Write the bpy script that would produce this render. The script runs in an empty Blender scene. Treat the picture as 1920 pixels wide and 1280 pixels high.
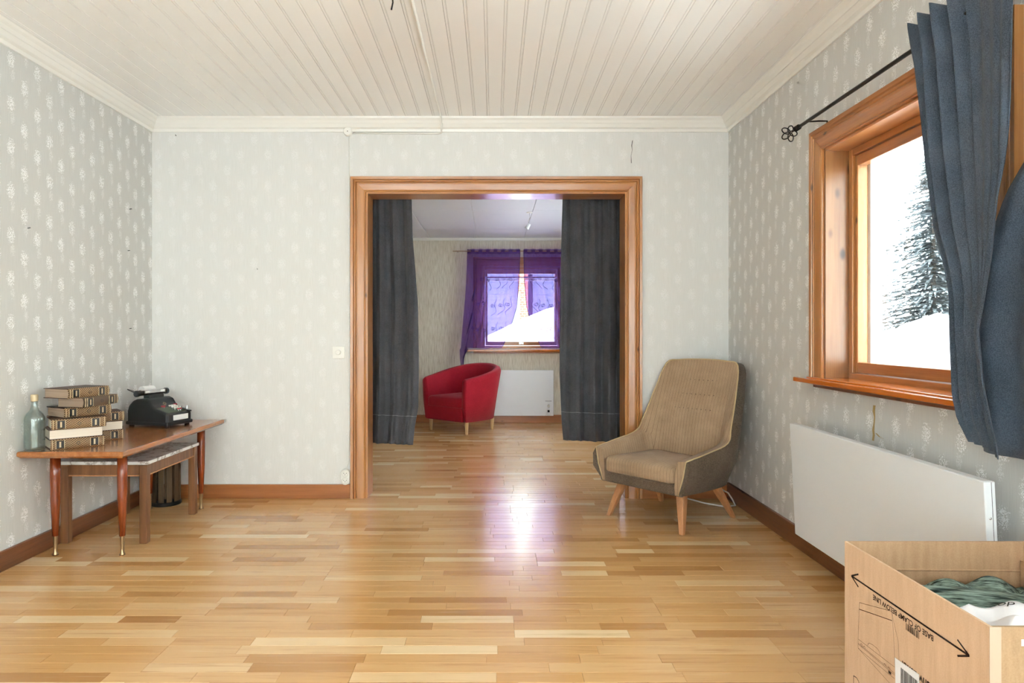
import bpy, bmesh, math, random
from mathutils import Vector, Matrix

random.seed(7)
scene = bpy.context.scene
col = scene.collection
PI = math.pi

# ------------------------------------------------------------------ camera, world, exposure
cam_data = bpy.data.cameras.new('camera')
cam = bpy.data.objects.new('camera', cam_data)
col.objects.link(cam)
cam.location = (0, 0, 1.133)
cam.rotation_euler = (PI / 2, 0, 0)
cam_data.sensor_width = 36.0
cam_data.lens = 1250 / 1920 * 36.0
cam_data.shift_x = 35 / 1920
cam_data.shift_y = -16 / 1920
cam_data.clip_end = 300
scene.camera = cam

SKY = 5.2
world = bpy.data.worlds.new('overcast_sky')
scene.world = world
world.use_nodes = True
bg = world.node_tree.nodes['Background']
bg.inputs['Color'].default_value = (0.93, 0.965, 1.0, 1)
bg.inputs['Strength'].default_value = SKY

scene.view_settings.view_transform = 'Standard'
scene.view_settings.look = 'None'
scene.view_settings.gamma = 1.0
scene.view_settings.use_curve_mapping = False
scene.view_settings.exposure = 1.1
scene.cycles.use_denoising = True
scene.cycles.max_bounces = 6
scene.cycles.diffuse_bounces = 4
scene.cycles.use_adaptive_sampling = True
scene.cycles.adaptive_threshold = 0.14
scene.cycles.glossy_bounces = 3
scene.cycles.transparent_max_bounces = 12
scene.cycles.sample_clamp_indirect = 8.0

# room numbers (metres): camera stands at x=0, y=0
XL, XR = -2.347, 1.617          # side walls
YB, YF = 4.583, -1.9            # wall with the doorway, wall behind the camera
H = 2.6
YB2 = 4.753                     # far side of the doorway wall
YE = 8.43                       # end wall of the far room
H2 = 2.333
WT = 0.24                       # outer wall thickness

# ------------------------------------------------------------------ helpers
def srgb(r, g, b):
    def c(v):
        v /= 255.0
        return v / 12.92 if v <= 0.04045 else ((v + 0.055) / 1.055) ** 2.4
    return (c(r), c(g), c(b), 1.0)

def tag(o, label=None, cat=None, group=None, kind=None):
    if label: o['label'] = label
    if cat: o['category'] = cat
    if group: o['group'] = group
    if kind: o['kind'] = kind
    return o

def empty(name, loc=(0, 0, 0), rz=0.0):
    o = bpy.data.objects.new(name, None)
    o.empty_display_size = 0.1
    o.location = loc; o.rotation_euler = (0, 0, rz)
    col.objects.link(o)
    return o

class MB:
    def __init__(self):
        self.v = []; self.f = []
    def add(self, vs, fs):
        b = len(self.v)
        self.v += [tuple(p) for p in vs]
        self.f += [tuple(i + b for i in f) for f in fs]
        return self
    def box(self, x0, x1, y0, y1, z0, z1, m=None):
        vs = [Vector(p) for p in ((x0,y0,z0),(x1,y0,z0),(x1,y1,z0),(x0,y1,z0),(x0,y0,z1),(x1,y0,z1),(x1,y1,z1),(x0,y1,z1))]
        if m: vs = [m @ p for p in vs]
        return self.add(vs, [(0,3,2,1),(4,5,6,7),(0,1,5,4),(1,2,6,5),(2,3,7,6),(3,0,4,7)])
    def rbox(self, x0, x1, y0, y1, z0, z1, r=0.01, seg=3, m=None):
        bm = bmesh.new()
        bmesh.ops.create_cube(bm, size=1)
        for v in bm.verts:
            v.co = Vector(((x0+x1)/2 + v.co.x*(x1-x0), (y0+y1)/2 + v.co.y*(y1-y0), (z0+z1)/2 + v.co.z*(z1-z0)))
        bmesh.ops.bevel(bm, geom=bm.edges[:], offset=r, segments=seg, affect='EDGES', profile=0.5)
        bm.verts.index_update()
        vs = [(m @ v.co) if m else v.co.copy() for v in bm.verts]
        fs = [[v.index for v in f.verts] for f in bm.faces]
        bm.free()
        return self.add(vs, fs)
    def rings(self, rings, closed=True, cap=True):
        n = len(rings[0]); b = len(self.v)
        for r in rings: self.v += [tuple(p) for p in r]
        for i in range(len(rings) - 1):
            for j in range(n if closed else n - 1):
                k = (j + 1) % n
                self.f.append((b+i*n+j, b+i*n+k, b+(i+1)*n+k, b+(i+1)*n+j))
        if cap and closed:
            self.f.append(tuple(b + j for j in reversed(range(n))))
            self.f.append(tuple(b + (len(rings)-1)*n + j for j in range(n)))
        return self
    def tube(self, pts, r, n=8, cap=True):
        pts = [Vector(p) for p in pts]
        rr = r if isinstance(r, (list, tuple)) else [r] * len(pts)
        rings = []; prev = None
        for i, p in enumerate(pts):
            if i == 0: d = pts[1] - p
            elif i == len(pts) - 1: d = p - pts[-2]
            else: d = (pts[i+1] - p).normalized() + (p - pts[i-1]).normalized()
            if d.length < 1e-9: d = Vector((0, 0, 1))
            d.normalize()
            if prev is None:
                a = Vector((0, 0, 1)) if abs(d.z) < 0.9 else Vector((1, 0, 0))
                u = d.cross(a).normalized()
            else:
                u = prev - d * prev.dot(d)
                u = u.normalized() if u.length > 1e-6 else d.orthogonal().normalized()
            w = d.cross(u); prev = u
            rings.append([p + (u*math.cos(2*PI*k/n) + w*math.sin(2*PI*k/n)) * rr[i] for k in range(n)])
        return self.rings(rings, True, cap)
    def lathe(self, prof, n=24, c=(0, 0, 0), cap=True):
        rings = [[(c[0]+r*math.cos(2*PI*k/n), c[1]+r*math.sin(2*PI*k/n), c[2]+z) for k in range(n)] for r, z in prof]
        return self.rings(rings, True, cap)
    def grid(self, fn, nu, nv, closed_u=False):
        b = len(self.v); m = nu if closed_u else nu + 1
        for j in range(nv + 1):
            for i in range(m):
                self.v.append(tuple(fn(i / nu, j / nv)))
        for j in range(nv):
            for i in range(nu):
                k = (i + 1) % m
                self.f.append((b+j*m+i, b+j*m+k, b+(j+1)*m+k, b+(j+1)*m+i))
        return self
    def mesh(self, name, smooth=False):
        me = bpy.data.meshes.new(name)
        me.from_pydata(self.v, [], self.f)
        if smooth: me.polygons.foreach_set('use_smooth', [True] * len(me.polygons))
        me.update()
        return me
    def build(self, name, mat, parent=None, smooth=False, bevel=0, seg=2, solid=0, subsurf=0, fix=True, offset=0):
        me = self.mesh(name, smooth)
        if fix:
            bm = bmesh.new(); bm.from_mesh(me)
            bmesh.ops.recalc_face_normals(bm, faces=bm.faces[:])
            bm.to_mesh(me); bm.free()
        o = bpy.data.objects.new(name, me)
        if mat: me.materials.append(mat)
        col.objects.link(o)
        if parent: o.parent = parent
        if solid:
            m = o.modifiers.new('thickness', 'SOLIDIFY'); m.thickness = solid; m.offset = offset
        if bevel:
            m = o.modifiers.new('edges', 'BEVEL'); m.width = bevel; m.segments = seg; m.limit_method = 'ANGLE'; m.angle_limit = 0.6
        if subsurf:
            m = o.modifiers.new('smooth', 'SUBSURF'); m.levels = subsurf; m.render_levels = subsurf
        return o

def lerp(a, b, t): return a + (b - a) * t
def interp(tab, x):
    if x <= tab[0][0]: return tab[0][1]
    for (a, va), (b, vb) in zip(tab, tab[1:]):
        if x <= b:
            t = (x - a) / (b - a)
            return va + (vb - va) * t
    return tab[-1][1]

# ------------------------------------------------------------------ node helpers
class NT:
    def __init__(self, name):
        self.mat = bpy.data.materials.new(name)
        self.mat.use_nodes = True
        self.t = self.mat.node_tree
        self.b = self.t.nodes['Principled BSDF']
        self.out = self.t.nodes['Material Output']
    def n(self, typ, **kw):
        nd = self.t.nodes.new(typ)
        for k, v in kw.items(): setattr(nd, k, v)
        return nd
    def link(self, a, b): self.t.links.new(a, b)
    def put(self, sock, v):
        if hasattr(v, 'is_output'): self.link(v, sock)
        else: sock.default_value = v
    def m(self, op, a, b=0.0, c=None):
        nd = self.n('ShaderNodeMath', operation=op)
        self.put(nd.inputs[0], a); self.put(nd.inputs[1], b)
        if c is not None: self.put(nd.inputs[2], c)
        return nd.outputs[0]
    def xyz(self, src='object'):
        if src == 'world':
            g = self.n('ShaderNodeNewGeometry'); o = g.outputs['Position']
        else:
            g = self.n('ShaderNodeTexCoord'); o = g.outputs['Object' if src == 'object' else 'Generated']
        s = self.n('ShaderNodeSeparateXYZ'); self.link(o, s.inputs[0])
        return s.outputs[0], s.outputs[1], s.outputs[2], o
    def comb(self, x, y, z):
        nd = self.n('ShaderNodeCombineXYZ')
        for i, v in enumerate((x, y, z)): self.put(nd.inputs[i], v)
        return nd.outputs[0]
    def noise(self, vec, scale=5, detail=3, rough=0.5):
        nd = self.n('ShaderNodeTexNoise')
        if vec is not None: self.link(vec, nd.inputs['Vector'])
        nd.inputs['Scale'].default_value = scale; nd.inputs['Detail'].default_value = detail
        nd.inputs['Roughness'].default_value = rough
        return nd.outputs[0]
    def voronoi(self, vec, scale=5, feature='F1'):
        nd = self.n('ShaderNodeTexVoronoi', feature=feature)
        self.link(vec, nd.inputs['Vector']); nd.inputs['Scale'].default_value = scale
        return nd.outputs['Distance']
    def ramp(self, fac, stops, interp='LINEAR'):
        nd = self.n('ShaderNodeValToRGB'); nd.color_ramp.interpolation = interp
        e = nd.color_ramp.elements
        while len(e) < len(stops): e.new(0.5)
        for el, (p, c) in zip(e, stops): el.position = p; el.color = c
        self.put(nd.inputs[0], fac)
        return nd.outputs[0]
    def mix(self, fac, a, b, mode='MIX'):
        nd = self.n('ShaderNodeMix', data_type='RGBA', blend_type=mode)
        self.put(nd.inputs[0], fac); self.put(nd.inputs[6], a); self.put(nd.inputs[7], b)
        return nd.outputs[2]
    def step(self, v, lo, hi):
        nd = self.n('ShaderNodeMapRange', interpolation_type='SMOOTHSTEP')
        self.put(nd.inputs[0], v); nd.inputs[1].default_value = lo; nd.inputs[2].default_value = hi
        return nd.outputs[0]
    def bump(self, h, strength=0.3, dist=0.002):
        nd = self.n('ShaderNodeBump'); nd.inputs['Strength'].default_value = strength
        nd.inputs['Distance'].default_value = dist
        self.link(h, nd.inputs['Height']); self.link(nd.outputs[0], self.b.inputs['Normal'])
    def set(self, **kw):
        names = dict(color='Base Color', rough='Roughness', metal='Metallic', coat='Coat Weight', coat_rough='Coat Roughness',
                     spec='Specular IOR Level', trans='Transmission Weight', ior='IOR', alpha='Alpha', sheen='Sheen Weight')
        for k, v in kw.items(): self.put(self.b.inputs[names[k]], v)
        return self.mat

def plain(name, c, rough=0.5, metal=0.0, **kw):
    n = NT(name); return n.set(color=c, rough=rough, metal=metal, **kw)

def wood(name, dark, light, axis=2, scale=1.0, rough=0.35, knots=0.0, src='object', coat=0.0, contrast=1.0):
    """grain runs along axis; knots: amount of dark pine knots"""
    n = NT(name)
    x, y, z, v = n.xyz(src)
    sc = [22 * scale] * 3; sc[axis] = 1.3 * scale
    g = n.comb(n.m('MULTIPLY', x, sc[0]), n.m('MULTIPLY', y, sc[1]), n.m('MULTIPLY', z, sc[2]))
    a = n.noise(g, 1.0, 5, 0.6)
    sf = [160 * scale] * 3; sf[axis] = 5 * scale
    g2 = n.comb(n.m('MULTIPLY', x, sf[0]), n.m('MULTIPLY', y, sf[1]), n.m('MULTIPLY', z, sf[2]))
    b = n.noise(g2, 1.0, 2, 0.6)
    f = n.m('ADD', n.m('MULTIPLY', a, 0.75), n.m('MULTIPLY', b, 0.25))
    lo, hi = 0.5 - 0.2 / contrast, 0.5 + 0.2 / contrast
    c = n.ramp(f, [(lo, dark), (hi, light)])
    if knots:
        k = [10.0] * 3; k[axis] = 5.0
        kv = n.comb(n.m('MULTIPLY', x, k[0]), n.m('MULTIPLY', y, k[1]), n.m('MULTIPLY', z, k[2]))
        d = n.voronoi(kv, 1.0)
        kn = n.step(d, 0.17 * knots, 0.05 * knots)
        c = n.mix(n.m('MULTIPLY', kn, 0.85), c, srgb(62, 34, 18))
    n.bump(f, 0.12, 0.001)
    return n.set(color=c, rough=rough, coat=coat, coat_rough=0.15)

def fabric(name, c1, c2, scale=900, rough=0.95, bump=0.35, streak=None):
    n = NT(name)
    x, y, z, v = n.xyz('object')
    w = n.noise(v, scale * 0.35, 2, 0.7)
    big = n.noise(v, 6, 3, 0.6)
    f = n.m('ADD', n.m('MULTIPLY', w, 0.7), n.m('MULTIPLY', big, 0.3))
    if streak is not None:
        k = [scale * 0.3] * 3; k[streak] = scale * 0.02
        s = n.noise(n.comb(n.m('MULTIPLY', x, k[0]), n.m('MULTIPLY', y, k[1]), n.m('MULTIPLY', z, k[2])), 1.0, 2, 0.5)
        f = n.m('ADD', n.m('MULTIPLY', f, 0.5), n.m('MULTIPLY', s, 0.5))
    c = n.ramp(f, [(0.36, c1), (0.64, c2)])
    n.bump(w, bump, 0.0015)
    return n.set(color=c, rough=rough, spec=0.2, sheen=0.1)

def wallpaper(name, h_axis, base, base2, motif):
    """pale wallpaper with staggered rows of white flower sprays; h_axis 0 = runs along x, 1 = along y"""
    n = NT(name)
    x, y, z, v = n.xyz('world')
    h = x if h_axis == 0 else y
    p, q = 0.094, 0.213
    colm = n.m('FLOOR', n.m('DIVIDE', h, p))
    odd = n.m('ABSOLUTE', n.m('MODULO', colm, 2.0))
    zz = n.m('ADD', n.m('DIVIDE', z, q), n.m('MULTIPLY', odd, 0.5))
    fx = n.m('MULTIPLY', n.m('SUBTRACT', n.m('FRACT', n.m('DIVIDE', h, p)), 0.5), p)
    fz = n.m('MULTIPLY', n.m('SUBTRACT', n.m('FRACT', zz), 0.5), q)
    def blob(cx, cz, rx, rz):
        a = n.m('DIVIDE', n.m('SUBTRACT', fx, cx), rx); b = n.m('DIVIDE', n.m('SUBTRACT', fz, cz), rz)
        return n.m('SQRT', n.m('ADD', n.m('MULTIPLY', a, a), n.m('MULTIPLY', b, b)))
    hv = n.comb(h, z, 0.0)
    wob = n.m('MULTIPLY', n.m('SUBTRACT', n.noise(hv, 110, 2, 0.6), 0.5), 1.9)
    m1 = n.step(n.m('ADD', blob(0, 0.012, 0.030, 0.046), wob), 1.0, 0.55)
    m2 = n.step(n.m('ADD', blob(0.012, -0.058, 0.018, 0.038), wob), 1.0, 0.5)
    d = n.voronoi(hv, 240)
    dots = n.step(d, 0.64, 0.42)
    mask = n.m('MULTIPLY', n.m('MAXIMUM', m1, n.m('MULTIPLY', m2, 0.45)), dots)
    stripe = n.noise(n.comb(n.m('MULTIPLY', h, 420.0), n.m('MULTIPLY', z, 9.0), 0.0), 1.0, 2, 0.6)
    big = n.noise(hv, 0.9, 2, 0.5)
    c0 = n.mix(n.step(n.m('ADD', n.m('MULTIPLY', stripe, 0.7), n.m('MULTIPLY', big, 0.3)), 0.3, 0.7), base, base2)
    c = n.mix(mask, c0, motif)
    r = n.m('SUBTRACT', 0.62, n.m('MULTIPLY', mask, 0.22))
    n.bump(n.m('ADD', n.m('MULTIPLY', stripe, 0.4), mask), 0.18, 0.001)
    return n.set(color=c, rough=r, spec=0.35)

# ------------------------------------------------------------------ materials
M = {}
M['paper_side_shaded'] = wallpaper('wallpaper_side_shaded', 1, srgb(205, 204, 200), srgb(215, 214, 210), srgb(255, 255, 255))  # darker ground, whiter motif: side-wall shade and grazing sheen put into the colour
M['paper_back_lit'] = wallpaper('wallpaper_back_lit', 0, srgb(221, 220, 216), srgb(228, 227, 224), srgb(234, 233, 231))  # same paper in lighter tones, motif faded: this wall's stronger light painted in
M['white_paint'] = plain('white_gloss_paint', srgb(240, 238, 232), 0.3)
M['pine'] = wood('varnished_pine_vertical', srgb(156, 98, 50), srgb(204, 144, 84), 2, 1.0, 0.28, 0.8, 'world', 0.4)
M['pine_y'] = wood('varnished_pine_along_wall', srgb(158, 96, 50), srgb(204, 138, 82), 1, 1.0, 0.28, 0.7, 'world', 0.4)
M['pine_x'] = wood('varnished_pine_across', srgb(156, 96, 48), srgb(203, 142, 82), 0, 1.0, 0.28, 0.7, 'world', 0.4)
M['pine_light'] = wood('pale_knotty_pine', srgb(124, 80, 44), srgb(164, 116, 72), 2, 0.8, 0.3, 1.25, 'world', 0.4)
M['sill'] = wood('orange_varnished_sill', srgb(176, 88, 20), srgb(212, 118, 36), 1, 1.0, 0.18, 0.0, 'world', 0.6)
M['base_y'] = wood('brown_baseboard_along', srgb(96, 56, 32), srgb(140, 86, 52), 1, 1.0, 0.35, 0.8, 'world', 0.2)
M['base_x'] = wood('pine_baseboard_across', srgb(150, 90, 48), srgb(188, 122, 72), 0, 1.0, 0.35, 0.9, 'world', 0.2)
M['teak'] = wood('teak_table_wood', srgb(142, 84, 42), srgb(190, 124, 70), 1, 1.2, 0.22, 0, 'object', 0.5)
M['teak_leg'] = wood('red_brown_leg_wood', srgb(92, 36, 14), srgb(158, 74, 34), 2, 1.4, 0.25, 0, 'object', 0.4)
M['walnut'] = wood('walnut_table_frame', srgb(98, 62, 36), srgb(150, 104, 66), 2, 1.4, 0.4, 0, 'object', 0.1)
M['barrel'] = wood('dark_weathered_slat', srgb(62, 46, 30), srgb(112, 86, 56), 2, 1.6, 0.6, 0, 'object')
M['leg_orange'] = wood('worn_orange_beech', srgb(176, 116, 72), srgb(210, 154, 106), 2, 1.4, 0.35, 0, 'object', 0.2)
M['leg_birch'] = wood('pale_birch', srgb(206, 164, 112), srgb(228, 192, 144), 2, 1.4, 0.4, 0, 'object')
M['brass'] = plain('aged_brass', srgb(166, 140, 106), 0.3, 1.0)
M['chrome'] = plain('chrome', srgb(205, 205, 205), 0.15, 1.0)
M['black_metal'] = plain('black_wrought_iron', srgb(38, 36, 34), 0.45, 0.6)
M['white_plastic'] = plain('white_plastic', srgb(236, 234, 228), 0.35)
M['heater'] = plain('heater_white_enamel', srgb(234, 238, 242), 0.35)
M['dark'] = plain('dark_slot', srgb(30, 28, 26), 0.6)
M['curtain'] = fabric('charcoal_blue_linen', srgb(56, 58, 62), srgb(92, 94, 99), 900, streak=None)
M['curtain_window'] = fabric('slate_blue_linen', srgb(56, 66, 78), srgb(92, 104, 118), 900)
M['thread'] = plain('pale_thread', srgb(196, 200, 206), 0.9)
M['red_fabric'] = fabric('crimson_cotton', srgb(150, 22, 40), srgb(182, 36, 54), 500, bump=0.15)
M['brown_weave'] = fabric('dark_brown_weave', srgb(74, 62, 50), srgb(120, 104, 86), 420, bump=0.5)
M['piping'] = plain('cream_piping', srgb(196, 172, 130), 0.8)

def striped_wool():
    n = NT('tan_striped_wool')
    x, y, z, v = n.xyz('object')
    w = n.noise(v, 380, 2, 0.7)
    big = n.noise(v, 7, 3, 0.6)
    tc = n.n('ShaderNodeTexCoord'); sn = n.n('ShaderNodeSeparateXYZ'); n.link(tc.outputs['Normal'], sn.inputs[0])
    side = n.m('GREATER_THAN', n.m('ABSOLUTE', sn.outputs[0]), n.m('ADD', 0.15, n.m('MAXIMUM', n.m('ABSOLUTE', sn.outputs[1]), n.m('MULTIPLY', n.m('ABSOLUTE', sn.outputs[2]), 0.5))))
    x = n.m('ADD', n.m('MULTIPLY', x, n.m('SUBTRACT', 1.0, side)), n.m('MULTIPLY', y, side))
    s = n.m('ABSOLUTE', n.m('SINE', n.m('MULTIPLY', n.m('ADD', x, n.m('MULTIPLY', big, 0.006)), PI / 0.021)))
    line = n.step(s, 0.20, 0.05)
    fine = n.m('MULTIPLY', n.m('ADD', n.m('SINE', n.m('MULTIPLY', x, 2 * PI / 0.0052)), 1.0), 0.5)
    f = n.m('ADD', n.m('ADD', n.m('MULTIPLY', w, 0.45), n.m('MULTIPLY', big, 0.35)), n.m('MULTIPLY', fine, 0.2))
    c = n.ramp(f, [(0.3, srgb(144, 117, 90)), (0.7, srgb(194, 167, 137))])
    c = n.mix(n.m('MULTIPLY', line, 0.6), c, srgb(78, 60, 44))
    n.bump(n.m('SUBTRACT', w, n.m('MULTIPLY', line, 0.8)), 0.4, 0.002)
    return n.set(color=c, rough=0.95, spec=0.2, sheen=0.15)
M['wool'] = striped_wool()

def floor_mat():
    n = NT('oak_parquet')
    x, y, z, v = n.xyz('world')
    at = n.n('ShaderNodeAttribute', attribute_name='tint')
    s = n.n('ShaderNodeSeparateColor'); n.link(at.outputs['Color'], s.inputs[0])
    t, t2 = s.outputs[0], s.outputs[1]
    off = n.m('MULTIPLY', t2, 37.0)
    g = n.comb(n.m('ADD', n.m('MULTIPLY', x, 2.2), off), n.m('ADD', n.m('MULTIPLY', y, 38.0), off), off)
    a = n.noise(g, 1.0, 5, 0.62)
    g2 = n.comb(n.m('MULTIPLY', x, 7.0), n.m('MULTIPLY', y, 260.0), off)
    b = n.noise(g2, 1.0, 2, 0.6)
    base = n.ramp(t, [(0.0, srgb(180, 130, 76)), (0.3, srgb(207, 159, 101)), (0.7, srgb(218, 175, 121)), (1.0, srgb(238, 210, 166))])
    f = n.m('ADD', n.m('MULTIPLY', a, 0.7), n.m('MULTIPLY', b, 0.3))
    c = n.mix(n.step(f, 0.50, 0.78), base, srgb(176, 124, 74))
    c = n.mix(n.m('MULTIPLY', n.step(f, 0.45, 0.25), 0.35), c, srgb(240, 212, 168))
    n.bump(f, 0.05, 0.0008)
    return n.set(color=c, rough=0.23, spec=0.5, coat=0.25, coat_rough=0.14)
M['floor'] = floor_mat()

def marble_mat():
    n = NT('white_veined_marble')
    x, y, z, v = n.xyz('object')
    w = n.noise(v, 5, 6, 0.65)
    f = n.m('ABSOLUTE', n.m('SUBTRACT', w, 0.5))
    c = n.ramp(f, [(0.0, srgb(150, 138, 128)), (0.012, srgb(196, 190, 184)), (0.035, srgb(228, 226, 222))])
    return n.set(color=c, rough=0.12)
M['marble'] = marble_mat()

def beige_paper():
    n = NT('beige_rib_wallpaper')
    x, y, z, v = n.xyz('world')
    s = n.noise(n.comb(n.m('MULTIPLY', x, 130.0), n.m('MULTIPLY', y, 130.0), n.m('MULTIPLY', z, 7.0)), 1.0, 3, 0.65)
    c = n.ramp(s, [(0.3, srgb(190, 179, 158)), (0.55, srgb(222, 215, 199)), (0.75, srgb(232, 227, 215))])
    n.bump(s, 0.3, 0.002)
    return n.set(color=c, rough=0.7)
M['paper_far'] = beige_paper()

def cardboard_mat(name, c1, c2):
    n = NT(name)
    x, y, z, v = n.xyz('object')
    f = n.noise(n.comb(n.m('MULTIPLY', x, 60.0), n.m('MULTIPLY', y, 60.0), n.m('MULTIPLY', z, 8.0)), 1.0, 3, 0.6)
    s = n.noise(v, 300, 2, 0.6)
    c = n.ramp(n.m('ADD', n.m('MULTIPLY', f, 0.6), n.m('MULTIPLY', s, 0.4)), [(0.35, c1), (0.65, c2)])
    n.bump(f, 0.1, 0.001)
    return n.set(color=c, rough=0.8, spec=0.25)
M['card'] = cardboard_mat('cardboard_outside', srgb(208, 174, 142), srgb(222, 190, 160))
M['card_in'] = cardboard_mat('cardboard_inside', srgb(176, 142, 108), srgb(194, 160, 126))
M['card_brown'] = cardboard_mat('cardboard_plain_brown', srgb(156, 128, 98), srgb(176, 148, 116))
M['ink'] = plain('dark_brown_ink', srgb(52, 34, 22), 0.8)
M['ink_thin'] = plain('brown_ink', srgb(112, 78, 52), 0.8)
M['sticker'] = plain('white_paper_sticker', srgb(238, 240, 244), 0.5)
M['tape'] = plain('clear_tape', srgb(190, 168, 148), 0.25)
def knit_mat():
    n = NT('grey_green_rib_knit')
    x, y, z, v = n.xyz('object')
    s = n.noise(n.comb(n.m('MULTIPLY', x, 14.0), n.m('MULTIPLY', n.m('ADD', y, n.m('MULTIPLY', x, 0.25)), 190.0), n.m('MULTIPLY', z, 120.0)), 1.0, 3, 0.6)
    c = n.ramp(s, [(0.40, srgb(34, 50, 44)), (0.62, srgb(146, 168, 156))])
    n.bump(s, 0.8, 0.004)
    return n.set(color=c, rough=0.95)
M['green_knit'] = knit_mat()
M['bag'] = plain('white_plastic_bag', srgb(240, 240, 244), 0.35)
M['snow'] = plain('snow', srgb(246, 248, 252), 0.8)

def glass_mat():
    n = NT('window_glass')
    tr = n.n('ShaderNodeBsdfTransparent'); gl = n.n('ShaderNodeBsdfGlossy')
    gl.inputs['Roughness'].default_value = 0.02
    tr.inputs['Color'].default_value = (0.96, 0.98, 0.97, 1)
    mx = n.n('ShaderNodeMixShader'); lw = n.n('ShaderNodeLayerWeight'); lw.inputs[0].default_value = 0.5
    n.link(n.m('ADD', 0.03, n.m('MULTIPLY', n.m('POWER', lw.outputs['Facing'], 4.0), 0.6)), mx.inputs[0]); n.link(tr.outputs[0], mx.inputs[1]); n.link(gl.outputs[0], mx.inputs[2])
    n.link(mx.outputs[0], n.out.inputs['Surface'])
    return n.mat
M['glass'] = glass_mat()

def sheer_mat():
    n = NT('purple_organza')
    tr = n.n('ShaderNodeBsdfTransparent'); tr.inputs['Color'].default_value = (0.52, 0.42, 0.70, 1)
    df = n.n('ShaderNodeBsdfDiffuse'); df.inputs['Color'].default_value = srgb(134, 92, 180)
    tl = n.n('ShaderNodeBsdfTranslucent'); tl.inputs['Color'].default_value = srgb(154, 112, 208)
    a = n.n('ShaderNodeMixShader'); a.inputs[0].default_value = 0.45
    n.link(df.outputs[0], a.inputs[1]); n.link(tl.outputs[0], a.inputs[2])
    b = n.n('ShaderNodeMixShader'); b.inputs[0].default_value = 0.34
    n.link(tr.outputs[0], b.inputs[1]); n.link(a.outputs[0], b.inputs[2])
    n.link(b.outputs[0], n.out.inputs['Surface'])
    return n.mat
M['sheer'] = sheer_mat()
M['embroidery'] = plain('dark_violet_thread', srgb(58, 34, 84), 0.8)

def bottle_mat():
    n = NT('clear_bottle_glass')
    tr = n.n('ShaderNodeBsdfTransparent'); tr.inputs['Color'].default_value = (0.90, 0.93, 0.92, 1)
    gl = n.n('ShaderNodeBsdfGlossy'); gl.inputs['Roughness'].default_value = 0.06; gl.inputs['Color'].default_value = (0.8, 0.85, 0.84, 1)
    lw = n.n('ShaderNodeLayerWeight'); lw.inputs[0].default_value = 0.5
    mx = n.n('ShaderNodeMixShader')
    n.link(n.m('ADD', 0.07, n.m('MULTIPLY', n.m('POWER', lw.outputs['Facing'], 3.0), 0.7)), mx.inputs[0])
    n.link(tr.outputs[0], mx.inputs[1]); n.link(gl.outputs[0], mx.inputs[2]); n.link(mx.outputs[0], n.out.inputs['Surface'])
    return n.mat
M['bottle'] = bottle_mat()

def book_mat():
    n = NT('tooled_brown_leather')
    x, y, z, v = n.xyz('object')
    k = 2 * PI / 0.0125
    a = n.m('ABSOLUTE', n.m('SINE', n.m('MULTIPLY', n.m('ADD', x, n.m('MULTIPLY', z, 1.3)), k * 0.5)))
    b = n.m('ABSOLUTE', n.m('SINE', n.m('MULTIPLY', n.m('SUBTRACT', x, n.m('MULTIPLY', z, 1.3)), k * 0.5)))
    f = n.step(n.m('MINIMUM', a, b), 0.34, 0.18)
    edge = n.step(n.m('MULTIPLY', y, -1.0), 0.0745, 0.0755)          # the tooling is on the spine only
    c = n.mix(n.m('MULTIPLY', f, edge), srgb(76, 48, 30), srgb(208, 174, 126))
    return n.set(color=c, rough=0.5)
M['book'] = book_mat()
M['book_plain'] = plain('plain_brown_leather', srgb(94, 74, 54), 0.5)
def pages_mat(name, c1, c2):
    n = NT(name)
    x, y, z, v = n.xyz('object')
    s = n.noise(n.comb(n.m('MULTIPLY', x, 3.0), n.m('MULTIPLY', y, 3.0), n.m('MULTIPLY', z, 900.0)), 1.0, 2, 0.5)
    c = n.ramp(s, [(0.35, c1), (0.65, c2)])
    return n.set(color=c, rough=0.85)
M['pages'] = pages_mat('cream_pages', srgb(222, 206, 186), srgb(240, 228, 212))
M['pages_dim'] = pages_mat('aged_pages', srgb(150, 128, 108), srgb(184, 160, 138))
M['book_label'] = plain('black_spine_label', srgb(44, 42, 42), 0.45)
M['gold'] = plain('gold_leaf', srgb(206, 186, 150), 0.4, 0.3)
M['machine'] = NT('black_crackle_enamel').set(color=srgb(34, 37, 40), rough=0.42)
M['key_white'] = plain('ivory_key', srgb(232, 228, 218), 0.35)
M['key_red'] = plain('red_key', srgb(170, 28, 38), 0.35)
M['key_plate'] = plain('green_felt_plate', srgb(86, 96, 78), 0.7)
M['paper'] = plain('white_paper', srgb(240, 240, 238), 0.7)

# ------------------------------------------------------------------ room shell
def struct(mb, name, mat, label, cat, parent=None, **kw):
    o = mb.build(name, mat, parent, **kw)
    if parent is None: tag(o, label, cat, kind='structure')
    return o

def wall_with_hole(axis, c0, c1, a0, a1, z0, z1, holes):
    """wall slab: axis 0 -> thickness along x (c0..c1), runs along y (a0..a1); axis 1 -> thickness along y, runs along x"""
    mb = MB()
    def bx(p0, p1, q0, q1):
        if p1 - p0 < 1e-5 or q1 - q0 < 1e-5: return
        if axis == 0: mb.box(c0, c1, p0, p1, q0, q1)
        else: mb.box(p0, p1, c0, c1, q0, q1)
    cur = a0
    for (h0, h1, hz0, hz1) in sorted(holes):
        bx(cur, h0, z0, z1); bx(h0, h1, z0, hz0); bx(h0, h1, hz1, z1); cur = h1
    bx(cur, a1, z0, z1)
    return mb

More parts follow.
